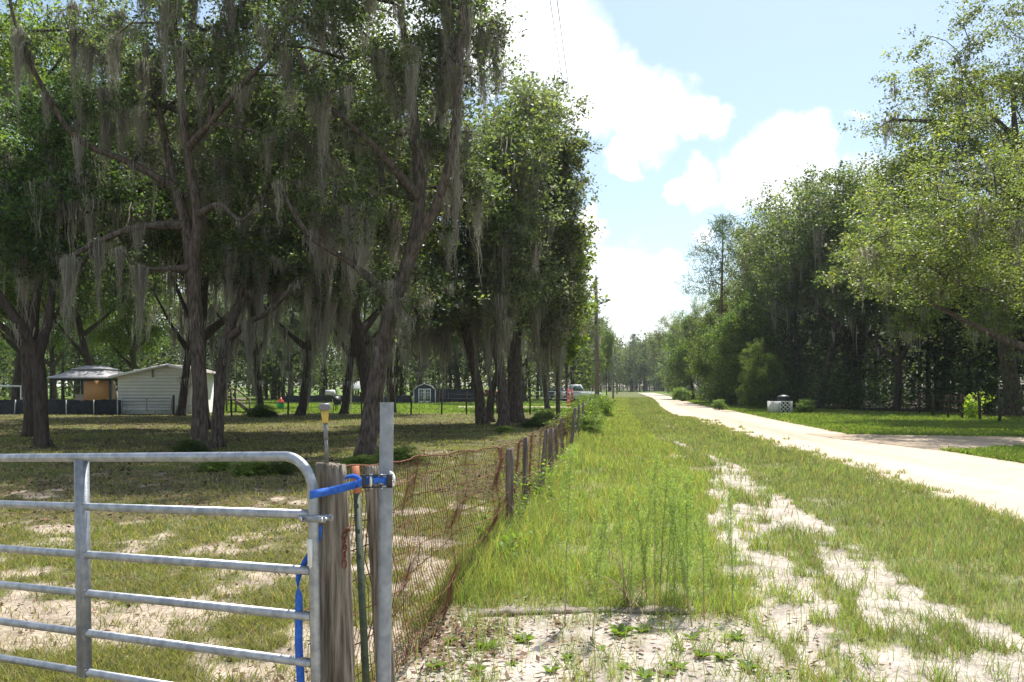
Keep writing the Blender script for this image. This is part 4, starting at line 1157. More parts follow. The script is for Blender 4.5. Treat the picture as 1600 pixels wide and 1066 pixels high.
# garden lamp on the gate post
lt = P(507, 630, 3.6)
lamp = empty('garden_lamp', tuple(P(511, 723, 3.6))); tag(lamp, 'small garden lamp with yellow lens and dark cap on top of the gate post', 'garden lamp')
lb_ = P(511, 723, 3.6); ax = (lt - lb_); k_ = 3.6 / F
def lp(py): f = (723 - py) / 93; return ax * f
mb = MB(); mb.tube([lp(728), lp(700), lp(684)], .0075, 10); mb.tube([lp(686), lp(661)], .0098, 12); mb.obj('stem', M['lampgrey'], lamp, True)
mb = MB(); mb.tube([lp(661), lp(652), lp(641)], [.0125, .0145, .0165], 16); mb.obj('lens', M['lens'], lamp, True)
mb = MB(); mb.tube([lp(641.5), lp(640.5), lp(633), lp(631), lp(630)], [.018, .0255, .0255, .0225, .012], 20); mb.obj('cap', M['lampgrey'], lamp)
mb = MB(); mb.tube([lp(630), lp(629.5)], .013, 16); mb.obj('solar_cell', M['black'], lamp)

# ratchet strap
strap = empty('ratchet_strap', tuple(P(540, 760, 3.5))); tag(strap, 'blue webbing ratchet strap lashing the gate end round the posts to the steel pole', 'strap')
s0 = P(540, 760, 3.5); strap.location = tuple(s0)
up = np.array([0, 0, 1.])
def rib(pts, w, side=up, n=40, thick=.002):
    V, Fq = ribbon(smooth_path(pts, n) - s0, w, thick, side); return V, Fq
mb = MB()
mb.add(*rib([P(489, 776, 3.56), P(483, 774, 3.50), P(488, 773, 3.462), P(497, 771, 3.465), P(512, 768, 3.52), P(530, 764, 3.53), P(545, 760, 3.53), P(560, 756, 3.50), P(570, 752, 3.47), P(590, 750, 3.455)], .034))
mb.add(*rib([P(540, 746, 3.60), P(552, 744, 3.56), P(562, 750, 3.52), P(556, 760, 3.50)], .020, side=np.array([.5, 0, 1.])))
mb.add(*rib([P(600, 752, 3.46), P(612, 750, 3.47), P(616, 749, 3.54), P(612, 748, 3.60), P(598, 747, 3.62)], .034))
mb.obj('webbing', M['blue'], strap)
mb = MB(); mb.add(*rib([P(609, 741, 3.45), P(614, 744, 3.46), P(617, 752, 3.50), P(612, 757, 3.47)], .03, side=np.array([0, 0, 1.]))); mb.obj('pale_fold', M['white'], strap)
bk = MB()
b0 = P(588, 753, 3.445)
def bpnt(px, py, y): return P(px, py, y) - s0
for yy in (743, 762): bk.bar(bpnt(565, yy, 3.445), bpnt(613, yy - 1, 3.43), .028, .0035, up=(0, 0, 1))
bk.bar(bpnt(604, 752, 3.422), bpnt(613, 752, 3.422), .006, .056, up=(0, 0, 1))
bk.bar(bpnt(566, 753, 3.43), bpnt(572, 753, 3.43), .012, .05, up=(0, 0, 1))
bko = bk.obj('ratchet', M['black'], strap)
mb = MB(); mb.tube([bpnt(580, 741, 3.435), bpnt(580, 764, 3.435)], .0085, 12); mb.tube([bpnt(596, 741, 3.438), bpnt(596, 764, 3.438)], .006, 10); mb.obj('spool', M['steel'], bko, True)
mb = MB(); mb.add(*rib([P(584, 752, 3.428), P(592, 750, 3.425), P(602, 751, 3.43)], .026)); mb.obj('wound_webbing', M['blue'], bko)
# hanging tail behind the stile
tl = MB(); pts = [P(497, 822, 3.54), P(496, 838, 3.55), P(489, 858, 3.55), P(476, 880, 3.545), P(468, 897, 3.54), P(466, 912, 3.53), P(467, 928, 3.53), P(467, 960, 3.53), P(467, 1010, 3.53), P(470, 1066, 3.53), P(472, 1120, 3.55)]
sp_ = smooth_path(pts, 70); sides_ = []
for q in np.linspace(0, 1, 70):
    a = np.interp(q, [0, .3, .42, .52, .62, 1], [.2, .5, 1.0, 1.62, 2.9, 3.3]); sides_.append((math.cos(a), math.sin(a), 0.05))
V, Fq = ribbon(sp_ - s0, .034, .002, np.array(sides_)); tl.add(V, Fq); tl.obj('loose_tail', M['blue'], strap)

# rusty chain on the gate post
ch0 = P(541, 826, 3.55); ch = empty('rusty_chain', tuple(ch0)); tag(ch, 'short rusty chain hanging from a bolt on the side of the gate post', 'chain')
mb = MB()
cpts = [(3, 0), (-2, 6), (-4, 15), (-2, 26), (-4, 37), (-3, 49), (-3, 60)]
for i in range(6):
    a = P(541 + cpts[i][0], 826 + cpts[i][1], 3.548) - ch0; b = P(541 + cpts[i + 1][0], 826 + cpts[i + 1][1], 3.548) - ch0
    c = (a + b) / 2; d = (b - a); ln = np.linalg.norm(d) / 2 + .005; d = d / np.linalg.norm(d)
    s_ = np.cross(d, [0, 1, 0]) if i % 2 else np.cross(d, np.cross(d, [0.4, 1, 0])); s_ = s_ / np.linalg.norm(s_)
    if i == 5: s_ = np.cross(d, [0, 1., 0])
    loop = [c + d * ln * math.cos(t) * (1.0) + s_ * .0085 * math.sin(t) for t in np.linspace(0, 2 * PI, 17)]
    mb.tube(loop, .0036, 7, cap=False)
mb.obj('links', M['rustdark'], ch, True)
mb = MB(); q = P(545, 828, 3.56) - ch0; mb.tube([q + np.array([-.01, .03, 0]), q + np.array([0, -.022, .004])], .005, 8); mb.tube([q + np.array([0, -.02, .004]), q + np.array([0, -.027, .005])], .011, 6); mb.obj('bolt', M['rustdark'], ch)

# ------------------------------------------------------------------ woven wire roadside fence
fence = empty('wire_fence', (-.7, 4.7, 0)); fb = np.array([-.7, 4.7, 0]); tag(fence, 'sagging rusty woven-wire fence on crooked wooden posts running along the roadside', 'fence')
posts = [(797, 701, 849, 0, 0), (821, 684, 812, 4, .0), (854, 671, 778, -16, 0), (861, 668, 752, -3, 0), (869, 662, 737, 2, 0), (877, 653, 721, 4, 0), (899, 637, 707, 0, 0), (905, 632, 689, 1, 0), (911, 629, 675, 0, 0), (922, 621, 658, 0, 0), (930, 618, 650, 0, 0), (938, 616, 642, 0, 0)]
fp = []
for k, (px, ty, by, ln, _) in enumerate(posts):
    Y = F * CH / (by - HY); b = np.array([float(fenceX(np.float64(Y))), Y, 0]); pxb = 800 + b[0] / Y * F
    top = P(px, ty, Y); fp.append((b, top[2]))
    wood_post('post', top, (b[0] + (0 if abs(px - pxb) < 25 else 0), Y, -.3), .034 + .012 * (k % 3 == 0), .042, 'postold', fence, fb, sides=12, seed=20 + k, rings=10, ragged=.02)
# wires
S_ = []
yy = np.concatenate([np.arange(3.95, 9.1, .051), np.arange(9.1, 24, .055)])
r = np.random.default_rng(77)
ph = .9
def topz(y):
    return np.interp(y, [3.6, 4.2, 4.7, 5.6, 6.6, 7.8, 9.1, 10.5, 12.7, 14.9, 18.6, 21, 24, 60], [1.30, 1.28, 1.26, 1.22, 1.17, 1.10, 1.04, 1.03, 1.02, 1.0, .98, .97, .95, .95]) + .008 * np.sin(y * 5) + .004 * np.sin(y * 11)
def fx_at(y, v):       # bulge of the net sideways
    return fenceX(y) + .05 * np.sin(y * 1.7 + v * 2) * np.sin(v * 3) + .02 * np.sin(y * 4.1 + v)
wm = MB()
HL = [0, .10, .215, .33, .45, .57, .69, .81, .92, 1.0]
ycont = np.linspace(3.6, 24, 420)
yc2 = np.linspace(3.6, 9.1, 150)
for v in HL:
    z = topz(ycont) * (1 - v) + .01 + .03 * np.sin(ycont * 2.3 + v * 9) * v; x = fx_at(ycont, v * 3) + .012 * np.sin(ycont * 30 + v * 20) * .4
    pts = np.c_[x, ycont, z] - fb
    wm.tube(pts, .0032 if 0 < v < 1 else .0048, 4, cap=False)
for k, y0 in enumerate(yy):
    vs = np.linspace(0, 1, 9 if y0 < 9 else 4)
    z = topz(y0) * (1 - vs) + .01; x = fx_at(np.full(len(vs), y0), vs * 3)
    thick = .0022 if k % 7 else .0038
    if y0 > 9: thick = .0018
    if y0 > 12 and k % 2: continue
    wm.tube(np.c_[x, y0 + .008 * np.sin(vs * 7 + k), z] - fb, thick, 3, cap=False)
wm.obj('wire_netting', M['rust'], fence)
wm = MB()
yl = np.linspace(24, 70, 60)
for v in (0, .25, .5, .75): wm.tube(np.c_[fenceX(yl), yl, .95 * (1 - v) + .02 + 0 * yl] - fb, .006, 3, cap=False)
wm.obj('far_wires', M['galvdull'], fence)

# vines and weeds on the fence: each a small plant
def vine(loc, h, w, n, col, label, seed, size=.05, name='fence_vine', group='vines climbing the wire fence', cat='vine', thick=.25):
    r = np.random.default_rng(seed); e = empty(name, loc); tag(e, label, cat, group)
    mb = MB(); cs = []
    for k in range(max(5, int(n / 90))):
        y1 = r.normal(0, w); zt = h * (.4 + .6 * r.random()); p = [(r.normal(0, .05), y1 * .2, 0), (r.normal(0, thick * .5), y1 * .6, zt * .5), (r.normal(0, thick), y1, zt)]
        sp = smooth_path(p, 10); mb.tube(sp, [.006 * (1 - q * .07) for q in range(10)], 4, cap=False); cs.append(sp)
    mb.obj('stems', M['drystem'], e)
    c = np.concatenate(cs)[r.integers(0, len(cs) * 10, n)] + r.normal(0, 1, (n, 3)) * np.array([.07, .07, .07]) * (h / 1.0) ** .3; c[:, 2] = np.abs(c[:, 2])
    mb = MB(); mb.add(*leaf_quads(c, np.full(n, size), leaf_cols(n, r, col, .2), r)); mb.obj('leaves', M['leafsoft'], e); return e


LG = (.15, .23, .05)
for y0, h, w, n, sz, lb in [(9.0, .85, .2, 380, .04, 'light green vine on the nearest of the far fence posts'), (10.2, .85, .3, 420, .045, 'leafy vine between the two nearest far fence posts'),
                            (12.2, .45, .4, 380, .05, 'low vine at the foot of the leaning fence post'), (14.0, .5, .4, 380, .05, 'vine under the wires just past the leaning fence post'), (16.5, .5, .5, 400, .055, 'vine on the rusty wire halfway along the fence'),
                            (8.2, .42, .35, 500, .045, 'low weeds at the fence foot before the first far post')]:
    vine((float(fenceX(np.float64(y0))) + .04, y0, 0), h, w, n, LG, lb, int(y0 * 10), sz)
for y0, h, s, lb in [(27, 1.2, .40, 'bush smothering the fence just past the last rusty posts'), (32, 1.35, .45, 'grey-green bush swallowing the middle of the fence'), (38, 1.5, .5, 'tall bush on the fence before the utility pole'), (45, 1.5, .5, 'bush on the fence close to the utility pole'), (55, 1.5, .55, 'farthest bush along the fence line')]:
    plant_tree('fence_bush', BUSH[0], (float(fenceX(np.float64(y0))) - .1, y0, -.1), lb, 'bushes along the fence', rz=y0, sc=(s * .5, s * 1.5, s * .9), cat='bush')
# low green plants at tree feet
for px, py, s, k, lb in [(335, 735, .2, 0, 'low leafy weeds in front of the straight grey oak'), (395, 742, .24, 0, 'low leafy weeds right of the twin oaks, above the gate top rail'), (435, 740, .17, 1, 'small weeds near the rounded gate corner'),
                         (560, 728, .2, 0, 'weeds at the left foot of the big leaning oak'), (622, 722, .28, 0, 'young green plants right of the steel pole under the big leaning oak'),
                         (836, 668, .24, 1, 'dark bush at the foot of the twin-stemmed oak'), (850, 655, .36, 0, 'green bush against the back wire fence'), (300, 712, .22, 1, 'weeds hugging the grey oak trunk foot'),
                         (413, 652, .36, 1, 'leafy stand-in for an unclear dark machine under the moss-buried oak'), (399, 651, .26, 1, 'smaller leafy stand-in for the left part of the dark machine under the moss-buried oak'), (790, 676, .22, 0, 'small weeds at the foot of the curved trunk')]:  # the two dark shrubs stand in for an unidentified machine
    g = G(px, py); plant_tree('low_weeds' if s < .5 else 'shrub', BUSH[k], (g[0], g[1], -.08), lb, 'low plants in the yard', rz=px, sc=(s * 1.3, s, s * (.6 if s < .5 else .9)), cat='plant')

# ------------------------------------------------------------------ tall feathery weeds, plank and small weeds on the sand
def fennel(h, seed):
    r = np.random.default_rng(seed); mb = MB(); lean = r.normal(0, .12, 2)
    st = smooth_path([(0, 0, -.03), (lean[0] * h * .4, lean[1] * h * .4, h * .5), (lean[0] * h, lean[1] * h, h)], 14)
    mb.tube(st, np.linspace(.0055, .0015, 14), 5)
    stems = mb.mesh('stem', M['drystem'])
    mb = MB(); base = []; dirs = []
    for k in range(70):
        f = .18 + .8 * k / 70; p = np.array([np.interp(f, np.linspace(0, 1, 14), st[:, i]) for i in range(3)])
        a = r.random() * 6.28; L_ = (.04 + .15 * (1 - f) + .09 * r.random()) * (.5 if f < .3 else 1)
        q = np.array([math.cos(a) * .55, math.sin(a) * .55, 1.0]); q /= np.linalg.norm(q)
        n = 20; t = r.random(n); c = p + q * (t * L_)[:, None]
        d = r.normal(0, 1, (n, 3)); d[:, 2] += .5; d /= np.linalg.norm(d, axis=1, keepdims=True); base.append(c); dirs.append(d * .034)
    b = np.concatenate(base); d = np.concatenate(dirs); n = len(b); s = np.cross(d, r.normal(0, 1, (n, 3))); s /= np.linalg.norm(s, axis=1, keepdims=True) + 1e-9
    V = np.stack([b - s * .0022, b + s * .0022, b + d], 1); cc = np.repeat(leaf_cols(n, r, (.27, .37, .13), .15), 3, 0)
    mb.add(V, np.arange(n * 3).reshape(-1, 3), cc)
    return {'stem': stems, 'leaves': mb.mesh('leaves', M['grass'])}


FN = [fennel(1.25, 1), fennel(1.0, 2), fennel(.8, 3), fennel(1.1, 14), fennel(.9, 25), fennel(1.2, 36)]
fl = [(905, 962, 1.1, 0), (922, 968, .8, 1), (1092, 958, .9, 2), (960, 952, 1.0, 1), (1008, 950, .92, 0), (1014, 955, .75, 2), (1040, 950, .95, 1), (1064, 955, 1.12, 0), (1075, 950, 1.0, 0), (1082, 948, .85, 1), (985, 944, .9, 2), (1030, 938, .7, 0), (1115, 950, .8, 1), (1100, 940, 1, 2), (1052, 930, .9, 2), (1060, 925, .9, 1), (940, 925, .85, 0), (995, 920, .9, 1), (1090, 925, .9, 2)]
r = np.random.default_rng(8)
for k, (px, py, s, t) in enumerate(fl):
    g = G(px, py) + np.array([r.normal(0, .07), r.normal(0, .18), 0])
    plant_tree('feathery_weed', FN[(t + k * 2) % 6], g, 'tall thin feathery green weed, one of the stand behind the grey plank', 'feathery weeds behind the plank', rz=k * 1.3, sc=s * (.8 + .35 * r.random()), cat='weed')

a = G(745, 955); b = G(1085, 951)
mb = MB(); r = np.random.default_rng(3)
n = 30; pts = [a + (b - a) * i / (n - 1) for i in range(n)]
V = []; hw = .055
dirv = (b - a) / np.linalg.norm(b - a); sdv = np.array([-dirv[1], dirv[0], 0])
for i, p in enumerate(pts):
    wv = hw * (1 + .12 * math.sin(i * 1.7) + .1 * r.normal()); zt = .006 + .006 * r.normal()
    V += [p - sdv * wv + [0, 0, -.03], p + sdv * wv + [0, 0, -.03], p + sdv * wv * .95 + [0, 0, zt], p - sdv * wv * .95 + [0, 0, zt - .004]]
Fs = [(i * 4 + j, i * 4 + (j + 1) % 4, i * 4 + 4 + (j + 1) % 4, i * 4 + 4 + j) for i in range(n - 1) for j in range(4)] + [(3, 2, 1, 0), tuple((n - 1) * 4 + j for j in range(4))]
mb.add(V, np.array(Fs)); tag(mb.obj('timber_plank', M['board']), 'grey weathered plank lying half buried in the sand at the edge of the grass', 'plank')
# dry stalks
for k, (px, py, tx, ty, lb) in enumerate([(985, 950, 1058, 866, 'long dry straw stalk leaning right over the plank'), (985, 945, 965, 905, 'short dry stalks sticking up behind the plank'), (1000, 975, 1048, 990, 'dry twig lying on the sand before the plank')]):
    g = G(px, py); t = P(tx, ty, g[1] - .1 if k < 2 else G(tx, ty)[1]); mb = MB()
    for q in range(1 if k != 1 else 26):
        o = r.normal(0, .05, 3) * (k == 1); pth = smooth_path([(0, 0, 0) if k < 2 else (0, 0, .01), (t - g) * .5 + [0, 0, .05 * (k < 2)] + o, (t - g) + o * 3 + ([0, 0, .01] if k == 2 else 0)], 10); mb.tube(pth, np.linspace(.0045, .0018, 10), 5)
    ob = mb.obj('dry_stalk', M['drystem']); ob.location = tuple(g); tag(ob, lb, 'dry stalk')


def rosette(seed, R=.07, n=14, col=(.17, .25, .05)):
    r = np.random.default_rng(seed); mb = MB()
    for k in range(n):
        a = r.random() * 6.28; L_ = R * (.6 + .6 * r.random()); h = L_ * (.3 + .6 * r.random()); w = L_ * .33
        d = np.array([math.cos(a), math.sin(a), 0]); s = np.array([-d[1], d[0], 0])
        V = [d * .004 - s * w * .2, d * .004 + s * w * .2, d * L_ * .55 + s * w * .6 + [0, 0, h * .75], d * L_ + [0, 0, h * .8], d * L_ * .55 - s * w * .6 + [0, 0, h * .75]]
        c = np.array(col) * (.7 + .6 * r.random()); mb.add(V, np.array([(0, 1, 2, 3, 4)]), c)
    return mb.mesh('small_weed', M['grass'])


RS = [rosette(1), rosette(2, .09, 20), rosette(3, .045, 9, (.2, .28, .05))]
ws = [(1097, 1032, 1, 'round pale green weed in the sand at the bottom centre'), (1010, 1060, 0, ''), (1060, 1048, 0, ''), (1045, 1058, 0, ''), (970, 990, 1, 'weed right of the small shadow before the plank'), (1080, 1000, 0, ''), (1032, 972, 2, ''), (975, 1045, 2, ''), (1130, 1035, 0, ''),
      (820, 1000, 1, 'weed in the bare sand left of the feathery weeds'), (885, 1030, 0, ''), (1002, 985, 0, ''), (915, 1055, 2, ''), (1120, 975, 2, ''), (760, 1010, 0, ''), (705, 1000, 0, ''), (860, 1050, 0, ''), (1150, 1000, 0, ''), (940, 1015, 2, ''), (1100, 985, 2, ''), (745, 1050, 1, 'weed near the fence foot at the bottom edge'),
      (680, 1040, 0, ''), (800, 1040, 2, ''), (1065, 1020, 2, ''), (1170, 1050, 0, '')]
for k, (px, py, t, lb) in enumerate(ws):
    g = G(px, py); o = link('small_weed', RS[t]); o.location = (g[0], g[1], float(gz(g[0], g[1])) - .01); o.rotation_euler = (0, 0, k * 1.1); s = .7 + .5 * ((k * 37) % 10) / 10; o.scale = (s, s, s)
    tag(o, lb or 'tiny green weed sprouting from the bare sand before the plank', 'weed', 'small weeds on the sand')

# ------------------------------------------------------------------ far fences
def post_row(name, pts, h, label, group, matname='postold', rad=.06, wires=(), wr=.006, wm='galvdull', lean=.04, seed=5, cat='fence'):
    b = np.array(pts[0]); e = empty(name, tuple(b)); tag(e, label, cat, group); r = random.Random(seed)
    hs = h if isinstance(h, (list, tuple)) else [h] * len(pts)
    for k, p in enumerate(pts):
        p = np.array(p) - b; mb = MB(); mb.tube([p + [0, 0, -.2], p + [r.gauss(0, lean) * .5, 0, hs[k] * .5], p + [r.gauss(0, lean), 0, hs[k]]], [rad, rad * .95, rad * .85], 8, wob=.15); mb.obj('post', M[matname], e)
    if wires:
        mb = MB()
        for z in wires: mb.tube([np.array(p) - b + [0, 0, z] for p in pts], wr, 4, cap=False)
        x0 = np.array(pts[0]); 
        mb.obj('wires', M[wm], e)
    return e


pts = [G(px, py) for px, py in [(362, 650), (450, 649), (565, 648), (597, 648), (642, 648), (690, 648), (729, 648), (777, 647), (828, 648), (873, 649)]]
post_row('back_fence', pts, 1.35, 'low wire fence on thin dark posts crossing behind the oaks', None, 'barkdark', .05, (.35, .65, .95, 1.2), .004, 'wire')
# right-hand fence
rp = [(1562, 661, 609), (1531, 657, 612), (1503, 655, 616), (1481, 653, 617), (1458, 650, 615), (1437, 648, 614)]
pts = [(26.2, 31.5, 0)] + [G(px, py) for px, py, t in rp]
post_row('wood_fence', pts, [1.45] + [1.7 + (HY - t) / F * G(px, py)[1] for px, py, t in rp], 'wire fence on dark round posts in front of the right-hand wood', None, 'barkdark', .07, (.3, .6, .9, 1.15), .005, 'rust')
vine(tuple(G(1518, 655)), 1.35, .25, 700, (.24, .33, .05), 'bright yellow-green sapling standing before the dark wood by the fence', 901, .13, 'sapling', None, 'sapling', .35)

# ------------------------------------------------------------------ bin box
e = empty('bin_enclosure', tuple(G(1222, 646))); tag(e, 'small white bin enclosure with a lattice side, standing on the verge by the wood', 'bin enclosure')
w, d, h = 1.25, .9, .75
for lo_, hi_ in (((-w / 2, 0, 0), (-w / 2 + .5, .03, h)), ((-w / 2, .03, 0), (-w / 2 + .03, d, h)), ((w / 2 - .03, .03, 0), (w / 2, d, h))): mb = MB(); mb.box(lo_, hi_); mb.obj('panel', M['whitedirty'], e)
mb = MB(); x0, x1 = -w / 2 + .5, w / 2
for k in range(-6, 8):
    for sgn in (1, -1):
        pts = []
        a = x0 + k * .25
        # clip diagonal to the rectangle
        s0_, s1_ = 0.04, h - .04
        xa, xb = (a, a + (s1_ - s0_)) if sgn == 1 else (a + (s1_ - s0_), a)
        za, zb = s0_, s1_
        def clip(xa, za, xb, zb):
            q = [(xa, za), (xb, zb)]; 
            t0, t1 = 0, 1
            dx = xb - xa
            if abs(dx) < 1e-9: return None
            ta, tb = sorted(((x0 + .03 - xa) / dx, (x1 - .03 - xa) / dx)); t0 = max(t0, ta); t1 = min(t1, tb)
            if t1 - t0 < .03: return None
            return [(xa + dx * t, za + (zb - za) * t) for t in (t0, t1)]
        c = clip(xa, za, xb, zb)
        if c: yy_ = .008 if sgn == 1 else -.004; mb.bar((c[0][0], yy_, c[0][1]), (c[1][0], yy_, c[1][1]), .01, .042, up=(0, 0, 1))
for z in (.02, h - .02): mb.bar((x0, -.02, z), (x1, -.02, z), .02, .05)
for x_ in (x0 + .02, x1 - .02): mb.bar((x_, -.022, 0), (x_, -.022, h), .05, .02, up=(0, 1, 0))
mb.obj('lattice', M['white'], e)
g = G(1226, 646)
e = empty('wheeled_bin', (g[0] + .08, g[1] + .45, 0)); tag(e, 'dark wheeled bin with a domed lid standing inside the white bin enclosure', 'bin')
mb = MB(); mb.tube([(0, 0, .02), (0, 0, .5), (0, 0, .95)], [.34, .36, .38], 12); mb.obj('body', M['black'], e)
mb = MB(); mb.lathe((0, 0, .95), [(.40, 0), (.40, .05), (.33, .13), (.14, .18), (.02, .19)], 16); mb.obj('lid', M['black'], e, True)

# ------------------------------------------------------------------ house, gazebo, dark screen fence
Yh = 50.0; k = Yh / F
def hx(px): return (px - 800) * k
def hz(py, Y=Yh): return CH + (HY - py) / F * Y
e = empty('white_house', (hx(255), Yh, 0)); tag(e, 'pale single-storey house with lap siding and a low gable, left background', 'house')
cx0 = hx(255); xl, xr = hx(184) - cx0, hx(302) - cx0; xp = hx(266) - cx0; zl, zr, zp = hz(587), hz(580), hz(571); Ld = 3.4
mb = MB()
mb.add([(xl, 0, 0), (xr, 0, 0), (xr, 0, zr), (xp, 0, zp), (xl, 0, zl), (xl, Ld, 0), (xr, Ld, 0), (xr, Ld, zr), (xp, Ld, zp), (xl, Ld, zl)], [(0, 1, 2, 3, 4), (9, 8, 7, 6, 5), (0, 4, 9, 5), (1, 6, 7, 2)])
mb.obj('wall', M['siding'], e)
mb = MB(); z = .5
while z < zp - .1:       # lap siding courses
    a_ = xl if z < zl else xl + (xp - xl) * (z - zl) / (zp - zl); b_ = xr if z < zr else xr - (xr - xp) * (z - zr) / (zp - zr)
    if b_ - a_ > .4: mb.add([(a_, -.004, z + .2), (b_, -.004, z + .2), (b_, -.0055, z), (a_, -.0055, z), (a_, 0, z), (b_, 0, z)], [(3, 2, 1, 0), (4, 5, 2, 3)])
    z += .2
mb.obj('siding', M['siding'], e)
mb = MB(); mb.box((xl - .01, -.035, 0), (xr + .01, -.0, .48)); mb.obj('skirting', M['whitedirty'], e)
mb = MB()
for sgn, (xa, za, xb, zb) in ((1, (xl - .35, zl - .06, xp, zp + .06)), (-1, (xr + .35, zr - .06, xp, zp + .06))):
    mb.add([(xa, -.35, za), (xb, -.35, zb), (xb, Ld + .3, zb), (xa, Ld + .3, za), (xa, -.35, za - .1), (xb, -.35, zb - .1), (xb, Ld + .3, zb - .1), (xa, Ld + .3, za - .1)], [(0, 1, 2, 3), (7, 6, 5, 4), (0, 4, 5, 1), (2, 6, 7, 3), (0, 3, 7, 4)])
rf = mb.obj('roof', M['shingle'], e)
mb = MB()
for (xa, za, xb, zb) in ((xl - .36, zl - .1, xp, zp + .02), (xr + .36, zr - .1, xp, zp + .02)): mb.bar((xa, -.38, za), (xb, -.38, zb), .03, .16, up=(0, 0, 1))
mb.obj('fascia', M['white'], rf)
mb = MB(); vx = hx(239) - cx0
mb.box((vx - .06, -.05, zl - .1), (vx + .06, -.026, zl + .45)); mb.obj('vent', M['beige'], e)

# tubular gate in front of the house
def small_gate(name, xa, xb, Y, h0, h1, label, rails=5, matn='galvdull', rad=.022, braces=1):
    e = empty(name, (xa, Y, 0)); tag(e, label, 'gate'); L_ = xb - xa
    mb = MB(); mb.tube([(0, 0, h0), (0, 0, h1 - .08), (.03, 0, h1 - .02), (.09, 0, h1), (L_ - .09, 0, h1), (L_ - .03, 0, h1 - .02), (L_, 0, h1 - .08), (L_, 0, h0)], rad, 8); mb.obj('frame', M[matn], e, True)
    for i in range(rails - 1): mb = MB(); z = h0 + (h1 - h0) * i / (rails - 1); mb.tube([(0, 0, z), (L_, 0, z)], rad * .85, 6); mb.obj('rail', M[matn], e, True)
    for i in range(braces): x = L_ * (i + 1) / (braces + 1); mb = MB(); mb.bar((x, -.02, h0 - .02), (x, -.02, h1), .05, .02, up=(0, 1, 0)); mb.obj('brace', M[matn], e)
    return e


small_gate('tube_gate', hx(191) * .98, hx(268) * .98, 49, .25, hz(622, 49), 'low grey tubular yard gate in front of the pale house', 5)
p0 = (hx(269) * .98 + .08, 49, 0)
mb = MB(); mb.tube([(0, 0, -.1), (0, 0, 1.15)], .07, 8); o = mb.obj('gate_post', M['barkdark']); o.location = p0; tag(o, 'dark round post at the right end of the low yard gate by the house', 'gate post')

# black cloth fence with white stakes
def cloth_fence(name, xa, xb, Y, h, label, stakes, Yb=None):
    e = empty(name, (xa, Y, 0)); tag(e, label, 'fence'); n = 60; r = np.random.default_rng(int(Y)); L_ = xb - xa
    xs = np.linspace(0, L_, n); zt = h + .03 * np.sin(xs * 2.1) + .02 * r.normal(0, 1, n); yo = .05 * np.sin(xs * 3)
    V = np.concatenate([np.c_[xs, yo, np.zeros(n)], np.c_[xs, yo, zt], np.c_[xs, yo + .015, zt], np.c_[xs, yo + .015, np.zeros(n)]]); i = np.arange(n - 1)
    Fq = np.concatenate([np.stack([i + n * a, i + 1 + n * a, i + 1 + n * (a + 1), i + n * (a + 1)], 1) for a in range(3)]); mb = MB(); mb.add(V, Fq); mb.obj('cloth', M['blackcloth'], e)
    for (px, ln) in stakes: x = (px - 800) / F * Y - xa; mb = MB(); mb.bar((x, -.1, -.05), (x + ln, -.12, h * 1.02), .05, .03, up=(0, 1, 0)); mb.obj('stake', M['whitedirty'], e)
    return e


cloth_fence('cloth_fence', (-10 - 800) / F * 49, (187 - 800) / F * 49, 49.2, .86, 'low black cloth screen fence with pale stakes in front of the gazebo', [(24, .08), (105, 0), (148, 0), (185, 0)])
cloth_fence('cloth_fence', (440 - 800) / F * 84, (642 - 800) / F * 84, 84, .72, 'black cloth fence across the sunny lawn beyond the oaks, left of the shed', [(470, 0), (520, 0), (600, 0)])
cloth_fence('cloth_fence', (684 - 800) / F * 86, (745 - 800) / F * 86, 86, 1.4, 'taller dark cloth fence right of the shed', [])

# gazebo
Yg = 53.0; kg = Yg / F
def wx(px): return (px - 800) * kg
def wz(py): return CH + (HY - py) * kg
gx0 = wx(124); e = empty('gazebo', (gx0, Yg, 0)); tag(e, 'open gazebo with a two-tier grey metal roof behind the black cloth fence', 'gazebo')
hw = wx(175) - gx0; ze = wz(590); z2 = wz(577); z3 = wz(571)
def hip(z0, z1, a0, a1, th=.05, dep=1.0):
    V = []
    for (a, z) in ((a0, z0), (a1, z1), (a1, z1 - th), (a0, z0 - th)): V += [(-a, -a * dep + hw, z), (a, -a * dep + hw, z), (a, a * dep + hw, z), (-a, a * dep + hw, z)]
    Fs = []
    for b in range(3): Fs += [(b * 4 + j, b * 4 + (j + 1) % 4, b * 4 + 4 + (j + 1) % 4, b * 4 + 4 + j) for j in range(4)]
    Fs += [(12 + j, 12 + (j + 1) % 4, (j + 1) % 4, j) for j in range(4)]
    return V, np.array(Fs)
mb = MB(); mb.add(*hip(ze, z2 - .05, hw, hw * .5)); rf = mb.obj('roof', M['roofgrey'], e)
mb = MB(); mb.add(*hip(z2 + .05, z3, hw * .52, .45)); mb.box((-.45, hw - .45, z3 - .03), (.45, hw + .45, z3 + .02)); mb.obj('upper_tier', M['roofgrey'], rf)
mb = MB(); mb.box((-hw + .1, .1, ze - .2), (hw - .1, .2, ze - .06)); mb.box((-hw + .1, 2 * hw - .2, ze - .2), (hw - .1, 2 * hw - .1, ze - .06)); mb.box((-hw + .1, .21, ze - .2), (-hw + .2, 2 * hw - .21, ze - .06)); mb.box((hw - .2, .21, ze - .2), (hw - .1, 2 * hw - .21, ze - .06)); mb.obj('beam', M['black'], e)
for (a, b) in ((-1, 0), (1, 0), (-1, 1), (1, 1)):
    x = a * (hw - .18); y_ = .15 if b == 0 else 2 * hw - .15; mb = MB(); mb.box((x - .06, y_ - .06, 0), (x + .06, y_ + .06, ze - .2)); mb.obj('post', M['black'], e)
